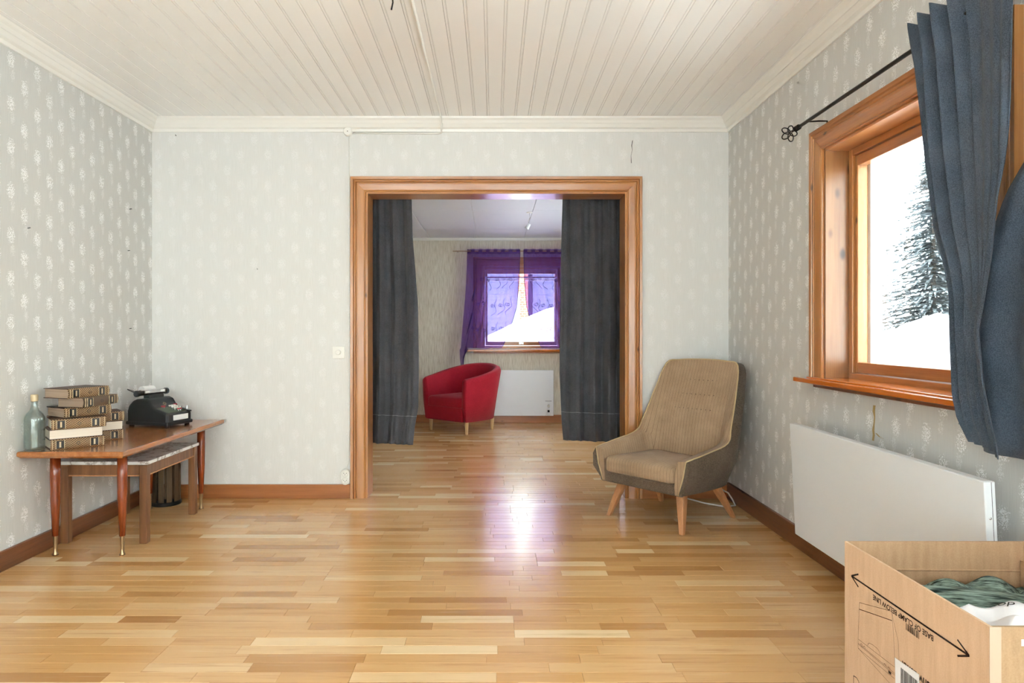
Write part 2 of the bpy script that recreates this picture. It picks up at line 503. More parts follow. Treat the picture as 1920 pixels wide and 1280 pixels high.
W1 = (2.135, 3.25, 0.91, 2.03)             # window in the side wall (y0,y1,z0,z1)
W3 = (-1.55, 0.75, 0.70, 2.25)             # unseen window added to that wall behind the camera to bring in daylight
DOOR = (-0.8735, 0.915, -0.1, 2.099)
struct(MB().box(XL-0.2, XL, YF-WT, YB, -0.1, H+0.1), 'wall_left', M['paper_side_shaded'], 'pale flowered wallpaper wall beside the coffee table', 'wall')
struct(wall_with_hole(0, XR, XR+WT, YF-WT, YB, -0.1, H+0.1, [W1, W3]), 'wall_right', M['paper_side_shaded'], 'pale flowered wallpaper wall with the large pine window', 'wall')
struct(wall_with_hole(1, YB, YB2, XL-0.2, XR+WT, -0.1, H+0.1, [DOOR]), 'wall_back', M['paper_back_lit'], 'pale flowered wallpaper wall with the wide doorway', 'wall')
RW = [(-2.2, -0.48, 0.12, 2.38), (-0.25, 1.47, 0.12, 2.38)]  # unseen tall windows added behind the camera to brighten the room
struct(wall_with_hole(1, YF-WT, YF, XL, XR, -0.1, H+0.1, RW), 'wall_front', M['paper_back_lit'], 'pale wallpaper wall behind the camera with two tall windows added for daylight', 'wall')
# far room
W2 = (-0.15, 0.86, 0.94, 1.985)
W4 = (5.4, 7.2, 0.85, 2.05)  # unseen side window, added to light the far room
struct(wall_with_hole(1, YE, YE+WT, XL-0.2, XR+WT, -0.1, H+0.1, [W2]), 'wall_far_back', M['paper_far'], 'beige ribbed wallpaper wall behind the red chair', 'wall')
struct(MB().box(XL-0.2, XL, YB2, YE, -0.1, H+0.1), 'wall_far_left', M['paper_far'], 'beige ribbed wallpaper side wall of the far room', 'wall')
struct(wall_with_hole(0, XR, XR+WT, YB2, YE, -0.1, H+0.1, [W4]), 'wall_far_right', M['paper_far'], 'beige wallpaper side wall of the far room with a window added for daylight', 'wall')

# old damage in the wallpaper
M['tear'] = plain('torn_ochre_paper', srgb(176, 148, 92), 0.9)
def tear(parent, pts, w, to_world, name, mat):
    mb = MB(); R = random.Random(2)
    ring = []
    for a, z in pts:
        ww = w * R.uniform(0.4, 1.0)
        ring.append([to_world(a - ww, z), to_world(a + ww, z)])
    mb.rings(ring, closed=False, cap=False); mb.build(name, mat, parent, fix=False, solid=0.0008)
tear(bpy.data.objects['wall_right'], [(2.828, .826), (2.832, .80), (2.826, .775), (2.83, .75), (2.836, .72), (2.832, .70), (2.838, .675)], 0.0085, lambda a, z: (XR-0.0008, a, z), 'paper_tear', M['tear'])
tear(bpy.data.objects['wall_right'], [(2.815, .71), (2.79, .698), (2.76, .695)], 0.006, lambda a, z: (XR-0.0008, a, z), 'paper_tear', M['tear'])
tear(bpy.data.objects['wall_back'], [(0.957, 2.455), (0.951, 2.42), (0.955, 2.39), (0.946, 2.35), (0.949, 2.30)], 0.0022, lambda a, z: (a, YB-0.0008, z), 'paper_crack', M['dark'])

# ---- floor: oak parquet strips
floor = struct(MB().box(XL, XR, YF, YE, -0.1, -0.012), 'floor', M['floor'], 'light oak strip parquet floor with varnish sheen', 'floor')
SW = 0.0635
strips = []
row = 0; yy = YF
board_end = {}
rnd = random.Random(3)
while yy < YE - 1e-6:
    y1 = min(yy + SW, YE)
    bi = row // 3
    if bi not in board_end:
        e = []; p = XL - rnd.uniform(0.2, 2.0)
        while p < XR: e.append(p); p += 2.2
        e.append(p); board_end[bi] = e
    ends = board_end[bi]
    for a, b in zip(ends, ends[1:]):
        p = a
        while p < b - 1e-6:
            L = rnd.choice((0.24, 0.32, 0.4, 0.48, 0.58)) * rnd.uniform(0.85, 1.15)
            q = p + L
            if b - q < 0.16: q = b
            x0, x1 = max(p, XL), min(q, XR)
            if x1 - x0 > 0.004: strips.append((x0, x1, yy, y1))
            p = q
    yy = y1; row += 1

def strip_geom(s, r):
    x0, x1, y0, y1 = s
    g, c = 0.0003, 0.0009
    dz = r.uniform(-0.0003, 0.0002)
    o = [(x0+g, y0+g), (x1-g, y0+g), (x1-g, y1-g), (x0+g, y1-g)]
    i = [(x0+g+c, y0+g+c), (x1-g-c, y0+g+c), (x1-g-c, y1-g-c), (x0+g+c, y1-g-c)]
    vs = [(x, y, -0.012) for x, y in o] + [(x, y, dz-0.0007) for x, y in o] + [(x, y, dz) for x, y in i]
    fs = [(8, 9, 10, 11)] + [(4+k, 4+(k+1) % 4, 8+(k+1) % 4, 8+k) for k in range(4)] + [(k, (k+1) % 4, 4+(k+1) % 4, 4+k) for k in range(4)]
    return vs, fs
def tint_attr(me, vals):
    at = me.color_attributes.new('tint', 'FLOAT_COLOR', 'CORNER')
    flat = []
    for v in vals: flat += v
    at.data.foreach_set('color', flat)
def px_area(s):
    x0, x1, y0, y1 = s
    if y0 < 1.0: return 0
    def P(x, y): return 925 + 1250*x/y, 624 + 1250*1.133/y
    a, b = P(x0, y0), P(x1, y0); c = P(x0, y1)
    if a[1] > 1290 and c[1] > 1280: return 0
    xa, xb = max(0, min(a[0], c[0])), min(1920, b[0])
    if xb <= xa: return 0
    if y0 > YB:  # seen through the doorway only
        xa, xb = max(xa, 690), min(xb, 1170)
        if xb <= xa: return 0
    return (xb - xa) * (min(a[1], 1280) - c[1])
order = sorted(strips, key=px_area, reverse=True)
rr = random.Random(11)
tints = {}
for s in strips:
    u = rr.random()
    t = rr.gauss(0.5, 0.16)
    if u < 0.07: t = rr.uniform(0.85, 1.0)
    elif u < 0.17: t = rr.uniform(0.0, 0.2)
    tints[s] = (min(max(t, 0), 1), rr.random(), 0, 1)
for s in order[:300]:
    vs, fs = strip_geom(s, rr)
    me = bpy.data.meshes.new('floor_strip')
    me.from_pydata(vs, [], fs); me.update()
    tint_attr(me, [tints[s]] * len(me.loops))
    me.materials.append(M['floor'])
    o = bpy.data.objects.new('floor_strip', me); col.objects.link(o); o.parent = floor
rest = MB(); vals = []
for s in order[300:]:
    vs, fs = strip_geom(s, rr); rest.add(vs, fs)
    vals += [tints[s]] * sum(len(f) for f in fs)
ro = rest.build('floor_strips', M['floor'], floor, fix=False)
tint_attr(ro.data, vals); ro['kind'] = 'stuff'

# ---- ceilings
ceil = struct(MB().box(XL-0.2, XR+WT, YF-WT, YB2, H+0.012, H+0.12), 'ceiling', M['white_paint'], 'white painted tongue and groove board ceiling', 'ceiling')
def ceiling_paint():
    n = NT('ceiling_semi_gloss')
    x, y, z, v = n.xyz('world')
    big = n.noise(v, 0.8, 2, 0.5)
    return n.set(color=n.mix(big, srgb(248, 247, 245), srgb(251, 250, 249)), rough=0.22, spec=0.45)
M['ceil'] = ceiling_paint()
PW = (XR - XL) / 43
prof = [(0.0, 0.006), (0.0, 0.0035), (0.0022, 0.0), (0.0100, 0.0), (0.0118, 0.0035), (0.0140, 0.0035), (0.0160, 0.0), (PW-0.0012, 0.0), (PW-0.0004, 0.003), (PW-0.0004, 0.006)]
pm = MB().rings([[(u, y, v) for u, v in prof] for y in (YF, YB)], closed=False)
plank_me = None
for i in range(43):
    if plank_me is None:
        o = pm.build('ceiling_plank', M['ceil'], ceil, fix=False); plank_me = o.data
        plank_me.flip_normals()
    else:
        o = bpy.data.objects.new('ceiling_plank', plank_me); col.objects.link(o); o.parent = ceil
    o.location = (XL + i*PW, 0, H)
ceil2 = struct(MB().box(XL-0.2, XR+WT, YB2, YE, H2+0.012, H2+0.1), 'ceiling', M['white_paint'], 'smooth white panel ceiling of the far room', 'ceiling')
M['ceil2'] = plain('white_ceiling_panel', srgb(226, 230, 238), 0.5)
xs = [XL, -2.0, -1.404, -0.804, -0.204, 0.387, 0.987, XR]
ys = [YB2, 5.32, 6.52, 7.72, YE]
for a, b in zip(xs, xs[1:]):
    for c, d in zip(ys, ys[1:]):
        MB().box(a+0.0015, b-0.0015, c+0.0015, d-0.0015, H2, H2+0.012).build('ceiling_panel', M['ceil2'], ceil2, bevel=0.002, seg=1)

# ---- mouldings
def sweep(path, profile, frame):
    """path: stations (point, out1, out2); profile points (u, v): point + out1*u + out2*v"""
    return MB().rings([[Vector(p) + Vector(o1)*u + Vector(o2)*v for u, v in profile] for p, o1, o2 in path], True, True)
crown = [(0, 0), (0.088, 0), (0.088, 0.010), (0.070, 0.014), (0.062, 0.030), (0.046, 0.040), (0.040, 0.044), (0.040, 0.049), (0.022, 0.058), (0.012, 0.070), (0, 0.074)]
# u: down the wall, v: out along the ceiling
struct(sweep([((XL, YF, H), (0,0,-1), (1,0,0)), ((XL, YB, H), (0,0,-1), (1,-1,0))], crown, None), 'trim_1', M['white_paint'], 'white crown moulding along the wall beside the coffee table', 'moulding')
struct(sweep([((XL, YB, H), (0,0,-1), (1,-1,0)), ((XR, YB, H), (0,0,-1), (-1,-1,0))], crown, None), 'trim_2', M['white_paint'], 'white crown moulding above the wide doorway', 'moulding')
struct(sweep([((XR, YF, H), (0,0,-1), (-1,0,0)), ((XR, YB, H), (0,0,-1), (-1,-1,0))], crown, None), 'trim_3', M['white_paint'], 'white crown moulding above the large pine window', 'moulding')
struct(MB().box(XL, XR, YE-0.03, YE, H2-0.035, H2), 'trim_4', M['white_paint'], 'thin white ceiling strip in the far room', 'moulding', bevel=0.006)

def baseboard(name, mat, label, box):
    return struct(MB().box(*box), name, mat, label, 'baseboard', bevel=0.004)
BH = 0.095
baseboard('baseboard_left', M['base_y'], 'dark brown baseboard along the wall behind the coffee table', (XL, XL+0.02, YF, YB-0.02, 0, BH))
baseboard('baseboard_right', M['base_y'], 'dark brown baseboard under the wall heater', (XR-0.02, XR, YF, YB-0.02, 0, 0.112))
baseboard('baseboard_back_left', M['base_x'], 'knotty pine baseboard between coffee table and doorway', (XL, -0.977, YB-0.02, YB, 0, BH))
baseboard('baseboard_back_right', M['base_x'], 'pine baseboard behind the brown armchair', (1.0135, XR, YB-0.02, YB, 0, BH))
baseboard('baseboard_far', M['base_x'], 'pine baseboard below the far room heater', (XL, XR, YE-0.02, YE, 0, 0.1))

CAS = [(0, 0), (0, 0.016), (0.004, 0.019), (0.010, 0.016), (0.014, 0.018), (0.052, 0.024), (0.062, 0.024), (0.066, 0.020), (0.070, 0.026), (0.078, 0.026), (0.082, 0.020), (0.086, 0.028), (0.1035, 0.030), (0.1035, 0)]
def casing(root, a0, a1, z0, z1, to_world, mats, prof=CAS, name='casing_board'):
    """U of three mitred boards around an opening; to_world(a, z, out) -> point"""
    def sect(a, z, da, dz): return [to_world(a + da*u, z + dz*u, v) for u, v in prof]
    for st, mt in (([(a0, z0, -1, 0), (a0, z1, -1, 1)], mats[0]), ([(a0, z1, -1, 1), (a1, z1, 1, 1)], mats[1]), ([(a1, z1, 1, 1), (a1, z0, 1, 0)], mats[0])):
        MB().rings([sect(*s) for s in st], True, True).build(name, mt, root)

# ---- doorway
door = empty('door_1', (0.02, YB, 0)); tag(door, 'wide doorway opening framed in orange varnished pine', 'doorway', kind='structure')
ox, oy = 0.02, YB
casing(door, DOOR[0], DOOR[1], 0.0, DOOR[3], lambda a, z, o: (a-ox, -o, z), (M['pine'], M['pine_x']))
casing(door, DOOR[0], DOOR[1], 0.0, DOOR[3], lambda a, z, o: (a-ox, YB2-YB+o, z), (M['pine'], M['pine_x']))
T = 0.012
MB().box(DOOR[0]-ox, DOOR[0]+T-ox, -0.012, YB2-YB+0.012, 0, DOOR[3]).build('jamb_board', M['pine'], door)
MB().box(DOOR[1]-T-ox, DOOR[1]-ox, -0.012, YB2-YB+0.012, 0, DOOR[3]).build('jamb_board', M['pine'], door)
MB().box(DOOR[0]+T-ox, DOOR[1]-T-ox, -0.012, YB2-YB+0.012, DOOR[3]-T, DOOR[3]).build('head_board', M['pine_x'], door)

# ---- windows
def window(name, label, a0, a1, z0, z1, tw, vert, hor, light, casings=True, mull=False, depth=0.108):
    """tw(a, out, z): out > 0 into the room, negative through the wall"""
    root = empty(name, tw((a0+a1)/2, 0, z0)); tag(root, label, 'window', kind='structure')
    L = root.location
    def loc(p): return Vector(p) - L
    def slab(nm, A0, A1, o0, o1, Z0, Z1, mat, bevel=0.0, par=root):
        mb = MB().box(0, 1, 0, 1, 0, 1)
        mb.v = [tuple(loc(tw(A0 + (A1-A0)*x, o0 + (o1-o0)*y, Z0 + (Z1-Z0)*z))) for x, y, z in mb.v]
        return mb.build(nm, mat, par, bevel=bevel)
    if casings:
        casing(root, a0, a1, z0, z1, lambda a, z, o: loc(tw(a, o, z)), (vert, hor))
    t = 0.014
    slab('lining_board', a0-0.0, a0+t, -depth-0.02, 0.004, z0, z1, light)
    slab('lining_board', a1-t, a1, -depth-0.02, 0.004, z0, z1, light)
    slab('lining_head', a0+t, a1-t, -depth-0.02, 0.004, z1-t, z1, hor)
    f = 0.032; d0 = -depth
    slab('frame_jamb', a0+t, a0+t+f, d0-0.08, d0, z0, z1-t, vert, 0.003)
    slab('frame_jamb', a1-t-f, a1-t, d0-0.08, d0, z0, z1-t, vert, 0.003)
    slab('frame_head', a0+t+f, a1-t-f, d0-0.08, d0, z1-t-f, z1-t, hor, 0.003)
    slab('frame_sill', a0+t+f, a1-t-f, d0-0.08, d0+0.012, z0, z0+0.03, hor, 0.003)
    s0, s1, q0, q1 = a0+t+f+0.003, a1-t-f-0.003, z0+0.033, z1-t-f-0.003
    sw = 0.05
    sash = slab('sash_stile', s0, s0+0.022, d0-0.06, d0-0.012, q0, q1, vert, 0.003)
    slab('sash_stile', s1-0.022, s1, d0-0.06, d0-0.012, q0, q1, vert, 0.003)
    slab('sash_rail', s0+0.022, s1-0.022, d0-0.06, d0-0.012, q0, q0+sw, hor, 0.003)
    slab('sash_rail', s0+0.022, s1-0.022, d0-0.06, d0-0.012, q1-sw, q1, hor, 0.003)
    slab('glass_pane', s0+0.02, s1-0.02, d0-0.038, d0-0.034, q0+sw-0.002, q1-sw+0.002, M['glass'])
    slab('outer_frame', s0+0.004, s0+0.03, d0-0.125, d0-0.07, q0, q1, M['white_plastic'])
    slab('outer_frame', s1-0.03, s1-0.004, d0-0.125, d0-0.07, q0, q1, M['white_plastic'])
    slab('outer_frame', s0+0.03, s1-0.03, d0-0.125, d0-0.07, q1-0.03, q1, M['white_plastic'])
    slab('outer_frame', s0+0.03, s1-0.03, d0-0.125, d0-0.07, q0, q0+0.03, M['white_plastic'])
    slab('glass_pane', s0+0.03, s1-0.03, d0-0.098, d0-0.094, q0+0.03, q1-0.03, M['glass'])
    # latch on the bottom rail
    am = (s0 + s1) / 2
    if name == 'window_1': am = 2.39
    h = slab('latch', am-0.032, am+0.032, d0-0.012, d0+0.006, q0+0.012, q0+0.040, M['chrome'], 0.004)
    slab('latch_lever', am-0.028, am+0.012, d0+0.006, d0+0.014, q0+0.022, q0+0.037, M['chrome'], 0.003, root)
    return root, slab

w1, slab1 = window('window_1', 'large pine-cased window with a slate blue curtain at one side', W1[0], W1[1], W1[2], W1[3], lambda a, o, z: Vector((XR-o, a, z)), M['pine'], M['pine_y'], M['pine_light'])
slab1('sill_board', 2.0, 3.40, -0.03, 0.09, 0.888, 0.91, M['sill'], 0.004)
slab1('sill_board', 2.03, 3.33, -0.108, 0.055, 0.905, 0.916, M['sill'], 0.003)
slab1('sill_support', 2.05, 3.28, 0.0, 0.045, 0.868, 0.888, M['base_y'], 0.003)
w2, slab2 = window('window_2', 'far room window veiled by purple sheer curtains', W2[0], W2[1], W2[2], W2[3], lambda a, o, z: Vector((a, YE-o, z)), M['pine'], M['pine_x'], M['pine'], depth=0.05)
slab2('sill_board', -0.324, 1.03, -0.05, 0.11, 0.90, 0.925, M['sill'], 0.004)
slab2('sill_support', -0.25, 0.96, 0.0, 0.05, 0.88, 0.90, M['base_x'], 0.003)
slab2('blind_headrail', W2[0]+0.05, W2[1]-0.05, -0.075, -0.055, 1.83, 1.85, M['white_plastic'], 0.002)
for k in range(3):
    slab2('blind_slat', W2[0]+0.06, W2[1]-0.06, -0.08, -0.056, 1.812-k*0.007, 1.815-k*0.007, M['white_plastic'])
w3, _ = window('window_3', 'wide pine window added unseen behind the camera for daylight', W3[0], W3[1], W3[2], W3[3], lambda a, o, z: Vector((XR-o, a, z)), M['pine'], M['pine_y'], M['pine'])
w4, _ = window('window_4', 'unseen side window added to light the far room', W4[0], W4[1], W4[2], W4[3], lambda a, o, z: Vector((XR-o, a, z)), M['pine'], M['pine_y'], M['pine'])
for k, (a0, a1, z0, z1) in enumerate(RW):
    window('window_%d' % (5+k), ('tall pine window added for daylight behind the camera nearer the coffee table wall', 'tall pine window added for daylight behind the camera nearer the heater wall')[k], a0, a1, z0, z1, lambda a, o, z: Vector((a, YF+o, z)), M['pine'], M['pine_x'], M['pine'])

# ------------------------------------------------------------------ outdoors
def ground_fn(u, v):
    x, y = -45 + 90*u, -40 + 110*v
    z = -0.75
    def hill(cx, cy, rx, ry, h): return h * math.exp(-(((x-cx)/rx)**2 + ((y-cy)/ry)**2))
    z += hill(5.9, 8.8, 1.5, 1.3, 2.05)
    z += hill(12.0, 11.0, 4.5, 3.0, 1.5)
    z += hill(1.9, 12.6, 2.6, 1.6, 2.3) + hill(-2.5, 12.6, 3.2, 1.6, 1.0)
    if XL-1.0 < x < XR+1.4 and YF-1.2 < y < YE+1.4: z = -0.75
    return (x, y, z)
struct(MB().grid(ground_fn, 180, 220), 'ground', M['snow'], 'deep white snow covering the garden outside the windows', 'snow', smooth=True)

def spruce(loc, h, r, seed, label):
    R = random.Random(seed)
    root = empty('spruce_tree', loc); tag(root, label, 'tree', 'snowy spruces outside the window')
    MB().tube([(0,0,0), (0,0,h*0.97)], [0.03*h*0.5, 0.01], 8).build('trunk', M['bark'], root)
    mb = MB(); n = int(h * 8)
    for i in range(n):
        t = i / (n - 1)
        z = h * (0.08 + 0.91 * t); rad = r * (1 - t) ** 0.85 + 0.05
        for k in range(max(7, int(20 * (1 - t * 0.6)))):
            a = R.uniform(0, 2*PI); L = rad * R.uniform(0.7, 1.08); w = 0.10 + 0.16 * L
            d = Vector((math.cos(a), math.sin(a), 0)); s = Vector((-d.y, d.x, 0))
            p0 = Vector((0, 0, z)); droop = 0.28 * L
            p1 = d * L * 0.55 + Vector((0, 0, z - droop*0.35)); p2 = d * L + Vector((0, 0, z - droop))
            q = 5
            for j in range(q):      # side twigs along the bough
                f0 = (j + 0.4) / q
                c = p0.lerp(p1, min(1, f0*1.8)) if f0 < 0.55 else p1.lerp(p2, (f0-0.55)/0.45)
                wl = w * (1.15 - f0)
                for sg in (-1, 1):
                    e = c + s*sg*wl + d*wl*0.6 + Vector((0, 0, -0.25*wl + R.uniform(-0.03, 0.03)))
                    g = d * 0.085
                    mb.add([c-g, c+g, e], [(0, 1, 2)])
            mb.add([p0 - s*0.03, p1 - s*0.05, p2, p1 + s*0.05, p0 + s*0.03], [(0, 1, 3, 4), (1, 2, 3)])
    mb.build('boughs', M['needles'], root, fix=False)
    return root
M['bark'] = plain('grey_bark', srgb(96, 88, 82), 0.9)
def needles():
    n = NT('haze_tinted_needles')
    x, y, z, v = n.xyz('object')
    f = n.noise(v, 6, 3, 0.6)
    return n.set(color=n.ramp(f, [(0.40, srgb(70, 80, 82)), (0.64, srgb(172, 180, 186))]), rough=0.9)  # snow-pale tones also stand in for the haze outside
M['needles'] = needles()
spruce((13.2, 20.0, -0.6), 7.6, 2.5, 1, 'tall haze-tinted spruce seen through the pine window beside the curtain')
spruce((18.6, 21.0, -0.6), 6.6, 2.3, 2, 'haze-tinted spruce mostly hidden by the slate blue curtain')
spruce((19.6, 28.5, -0.6), 9.0, 2.6, 3, 'distant haze-tinted spruce faint behind the tall one')
def bare_tree(loc, h, seed, label):
    R = random.Random(seed)
    root = empty('birch_tree', loc); tag(root, label, 'tree', 'bare trees outside the window')
    mb = MB()
    mb.tube([(0,0,0), (0.05,0,h*0.5), (0,0.05,h)], [0.06, 0.04, 0.008], 6)
    mb.build('trunk', M['bark'], root)
    tw = MB()
    for i in range(46):
        z = h * R.uniform(0.25, 0.95); a = R.uniform(0, 2*PI); L = (h - z) * R.uniform(0.3, 0.55) + 0.2
        d = Vector((math.cos(a), math.sin(a), 0))
        p = [Vector((0,0,z)), Vector((0,0,z)) + d*L*0.5 + Vector((0,0,L*0.45)), Vector((0,0,z)) + d*L + Vector((0,0,L*0.7))]
        tw.tube(p, [0.018, 0.011, 0.004], 4)
        for _ in range(4):
            f = R.uniform(0.3, 1); c = p[0].lerp(p[2], f)
            tw.tube([c, c + Vector((R.uniform(-.4,.4), R.uniform(-.4,.4), R.uniform(.0,.4)))], [0.007, 0.003], 3)
    tw.build('twigs', M['twig'], root, fix=False)
M['twig'] = plain('haze_tinted_twig', srgb(186, 188, 192), 0.9)  # pale grey stands in for haze over the bare trees
bare_tree((14.9, 26.0, -0.6), 5.2, 5, 'pale bare birch standing near the window frame side of the spruce')
bare_tree((17.8, 31.5, -0.6), 4.6, 6, 'pale bare birch half lost behind the tall haze-tinted spruce')
# neighbour house seen through the far window
house = empty('neighbour_house', (2.0, 18.0, -0.7)); tag(house, 'pale blue house with a brick pillar seen through the far window', 'house')
M['house'] = plain('pale_blue_boards', srgb(112, 124, 146), 0.8)
def brick_mat():
    n = NT('pink_brick')
    x, y, z, v = n.xyz('object')
    b = n.n('ShaderNodeTexBrick'); n.link(n.comb(n.m('ADD', x, y), z, 0.0), b.inputs['Vector'])
    b.inputs['Scale'].default_value = 4.0
    b.inputs['Color1'].default_value = srgb(150, 78, 66); b.inputs['Color2'].default_value = srgb(168, 96, 80); b.inputs['Mortar'].default_value = srgb(180, 160, 150)
    return n.set(color=b.outputs[0], rough=0.9)
M['brick'] = brick_mat()
hw = MB()
for k in range(26):
    hw.box(-7.5, -1.33, 0.0 + 0.01*(k % 2), 4.0, k*0.16, k*0.16+0.158)
hw.build('board_wall', M['house'], house)
hw = MB()
for k in range(26):
    hw.box(-0.92, 6.0, 0.3 + 0.01*(k % 2), 4.0, k*0.16, k*0.16+0.158)
hw.build('board_wall', M['house'], house)
MB().box(-1.33, -1.07, -0.15, 3.0, 0, 4.3).build('brick_pillar', M['brick'], house)
MB().add([(-8, -0.5, 4.1), (6.5, -0.5, 4.1), (6.5, 2, 5.4), (-8, 2, 5.4), (-8, 4.5, 4.1), (6.5, 4.5, 4.1)], [(0,1,2,3), (3,2,5,4), (0,3,4), (1,5,2)]).build('roof', M['snow'], house, solid=0.15)

# ------------------------------------------------------------------ coffee table
TZ = 0.548
ct = empty('coffee_table', (-2.082, 3.893, 0)); tag(ct, 'long teak coffee table with tapered brass-footed legs', 'table')
cx0, cx1, cy0, cy1 = -0.262, 0.262, -0.6155, 0.6155
top = MB()
ins = [(-0.012, 0.018), (0.0, 0.010), (0.0, 0.0), (-0.004, -0.004), (-0.02, -0.014)]
rings = []
for d, z in [(-0.030, -0.033), (-0.012, -0.033), (0.0, -0.022), (0.0, -0.006), (-0.003, -0.001), (-0.006, 0.0)]:
    a0, a1, b0, b1 = cx0-d, cx1+d, cy0-d, cy1+d
    rings.append([(a0, b0, TZ+z), (a1, b0, TZ+z), (a1, b1, TZ+z), (a0, b1, TZ+z)])
top.rings(rings); top.build('tabletop', M['teak'], ct)
MB().box(-0.17, 0.17, -0.49, 0.49, TZ-0.045, TZ-0.033).build('underframe', M['teak'], ct)
for lx, ly in ((-0.155, -0.488), (0.187, -0.488), (-0.135, 0.412), (0.195, 0.412)):
    lg = MB().lathe([(0.0, TZ-0.0335), (0.0235, TZ-0.0335), (0.0245, 0.40), (0.0225, 0.28), (0.0145, 0.098), (0.0, 0.098)], 20, (lx, ly, 0), cap=False).build('leg', M['teak_leg'], ct, smooth=True)
    MB().lathe([(0.0, 0.100), (0.0120, 0.100), (0.0115, 0.096), (0.0095, 0.04), (0.0090, 0.016), (0.0140, 0.006), (0.0145, 0.0), (0.0, 0.0)], 16, (lx, ly, 0), cap=False).build('ferrule', M['brass'], lg, smooth=True)

# ------------------------------------------------------------------ marble side table under it
mt = empty('marble_table', (-2.095, 3.89, 0)); tag(mt, 'low walnut side table with white veined marble top under the coffee table', 'table')
MB().box(-0.235, 0.24, -0.313, 0.313, 0.425, 0.443).build('marble_top', M['marble'], mt, bevel=0.002)
for sx, sy in ((-1, -1), (1, -1), (-1, 1), (1, 1)):
    MB().box(sx*0.212-0.021, sx*0.212+0.021, sy*0.288-0.02, sy*0.288+0.02, 0, 0.424).build('leg', M['walnut'], mt, bevel=0.004)
for sy in (-1, 1):
    MB().box(-0.191, 0.191, sy*0.29-0.01, sy*0.29+0.01, 0.368, 0.424).build('apron', M['walnut'], mt, bevel=0.002)
    MB().box(-0.191, 0.191, sy*0.29-0.013, sy*0.29+0.013, 0.362, 0.368).build('apron_bead', M['leg_orange'], mt)
for sx in (-1, 1):
    MB().box(sx*0.214-0.01, sx*0.214+0.01, -0.268, 0.268, 0.368, 0.424).build('apron', M['walnut'], mt, bevel=0.002)
    MB().box(sx*0.214-0.013, sx*0.214+0.013, -0.268, 0.268, 0.362, 0.368).build('apron_bead', M['leg_orange'], mt)

# ------------------------------------------------------------------ slatted basket
bk = empty('slatted_basket', (-2.172, 4.425, 0)); tag(bk, 'round basket of dark wooden slats on a black ring under the tables', 'basket')
MB().lathe([(0.0, 0.004), (0.088, 0.004), (0.092, 0.0), (0.094, 0.004), (0.094, 0.022), (0.090, 0.026), (0.084, 0.022), (0.084, 0.010), (0.0, 0.010)], 32, cap=False).build('base_ring', M['black_metal'], bk, smooth=False)
for k in range(11):
    a = 2*PI*k/11 + 0.25
    m = Matrix.Rotation(a, 4, 'Z')
    MB().box(0.080, 0.088, -0.0165, 0.0165, 0.012, 0.315, m).build('slat', M['barrel'], bk, bevel=0.001, seg=1)
MB().lathe([(0.089, 0.295), (0.093, 0.295), (0.093, 0.318), (0.089, 0.318), (0.089, 0.295)], 32, cap=False).build('top_ring', M['black_metal'], bk)

# ------------------------------------------------------------------ books
def book(root_name, label, corner, ang, z, L=0.24, W=0.17, Tk=0.05, pattern=True, flip=False, dim=False):
    """corner: near end of the front edge; ang: direction of that edge in degrees; flip: fore-edge faces out"""
    a = math.radians(ang)
    d = Vector((math.cos(a), math.sin(a), 0)); nrm = Vector((-d.y, d.x, 0))
    c = Vector((corner[0], corner[1], 0)) + d*L/2 + nrm*W/2
    rz = a + (PI if flip else 0)
    root = empty(root_name, (c.x, c.y, z), rz)
    tag(root, label, 'book', 'old encyclopedia volumes stacked on the coffee table')
    lea = M['book'] if pattern else M['book_plain']
    hl, hw = L/2, W/2
    ct_ = 0.003
    # case: two boards and a rounded spine in one piece
    arc = [(-hw + 0.006 - 0.008*math.sin(PI*k/8), Tk*k/8) for k in range(9)]
    outer = [(hw, 0)] + arc + [(hw, Tk)]
    inner = [(hw, Tk-ct_)] + [(y + 0.004, min(max(zz, ct_), Tk-ct_)) for y, zz in reversed(arc)] + [(hw, ct_)]
    poly = outer + inner
    MB().rings([[(x, y, zz) for y, zz in poly] for x in (-hl, hl)], True, True).build('cover', lea, root)
    MB().box(-hl+0.005, hl-0.005, -hw+0.0075, hw-0.005, ct_, Tk-ct_).build('pages', M['pages_dim'] if dim else M['pages'], root)
    ys = -hw - 0.0035
    for sx in (-0.33, 0.30):
        lb = MB().box(sx*L-0.0155, sx*L+0.0155, ys, ys+0.004, 0.006, Tk-0.006).build('spine_label', M['book_label'], root)
        MB().box(sx*L-0.004, sx*L+0.004, ys-0.0006, ys, 0.011, Tk-0.011).build('title_line', M['gold'], lb)
        for e in (-0.0185, 0.0185):
            MB().box(sx*L+e-0.0012, sx*L+e+0.0012, ys, ys+0.004, 0.003, Tk-0.003).build('gold_band', M['gold'], root)
    for e in (-hl+0.008, hl-0.008):
        MB().box(e-0.0015, e+0.0015, ys, ys+0.004, 0.003, Tk-0.003).build('gold_band', M['gold'], root)
    MB().tube([(0.007*math.cos(2*PI*k/12), ys+0.0005, Tk/2+0.007*math.sin(2*PI*k/12)) for k in range(13)], 0.0013, 5).build('spine_ring', M['book_label'], root)
    return root
BT = 0.0505
b0 = TZ + 0.0003
book('book', 'bottom book of the front stack with its gilded spine outward', (-2.204, 3.318), 43, b0)
book('book', 'book with white page edges outward, second from the bottom of the front stack', (-2.213, 3.318), 41, b0+BT, flip=True)
book('book', 'gilded book just above the white page edges in the front stack', (-2.196, 3.312), 40, b0+2*BT)
book('book', 'gilded book fourth from the bottom of the front stack', (-2.178, 3.385), 60, b0+3*BT, dim=True)
book('book', 'plain dark book second from the top of the front stack', (-2.094, 3.41), 80, b0+4*BT, pattern=False, dim=True, W=0.16)
book('book', 'topmost gilded book of the front stack', (-2.136, 3.352), 72, b0+5*BT, dim=True)
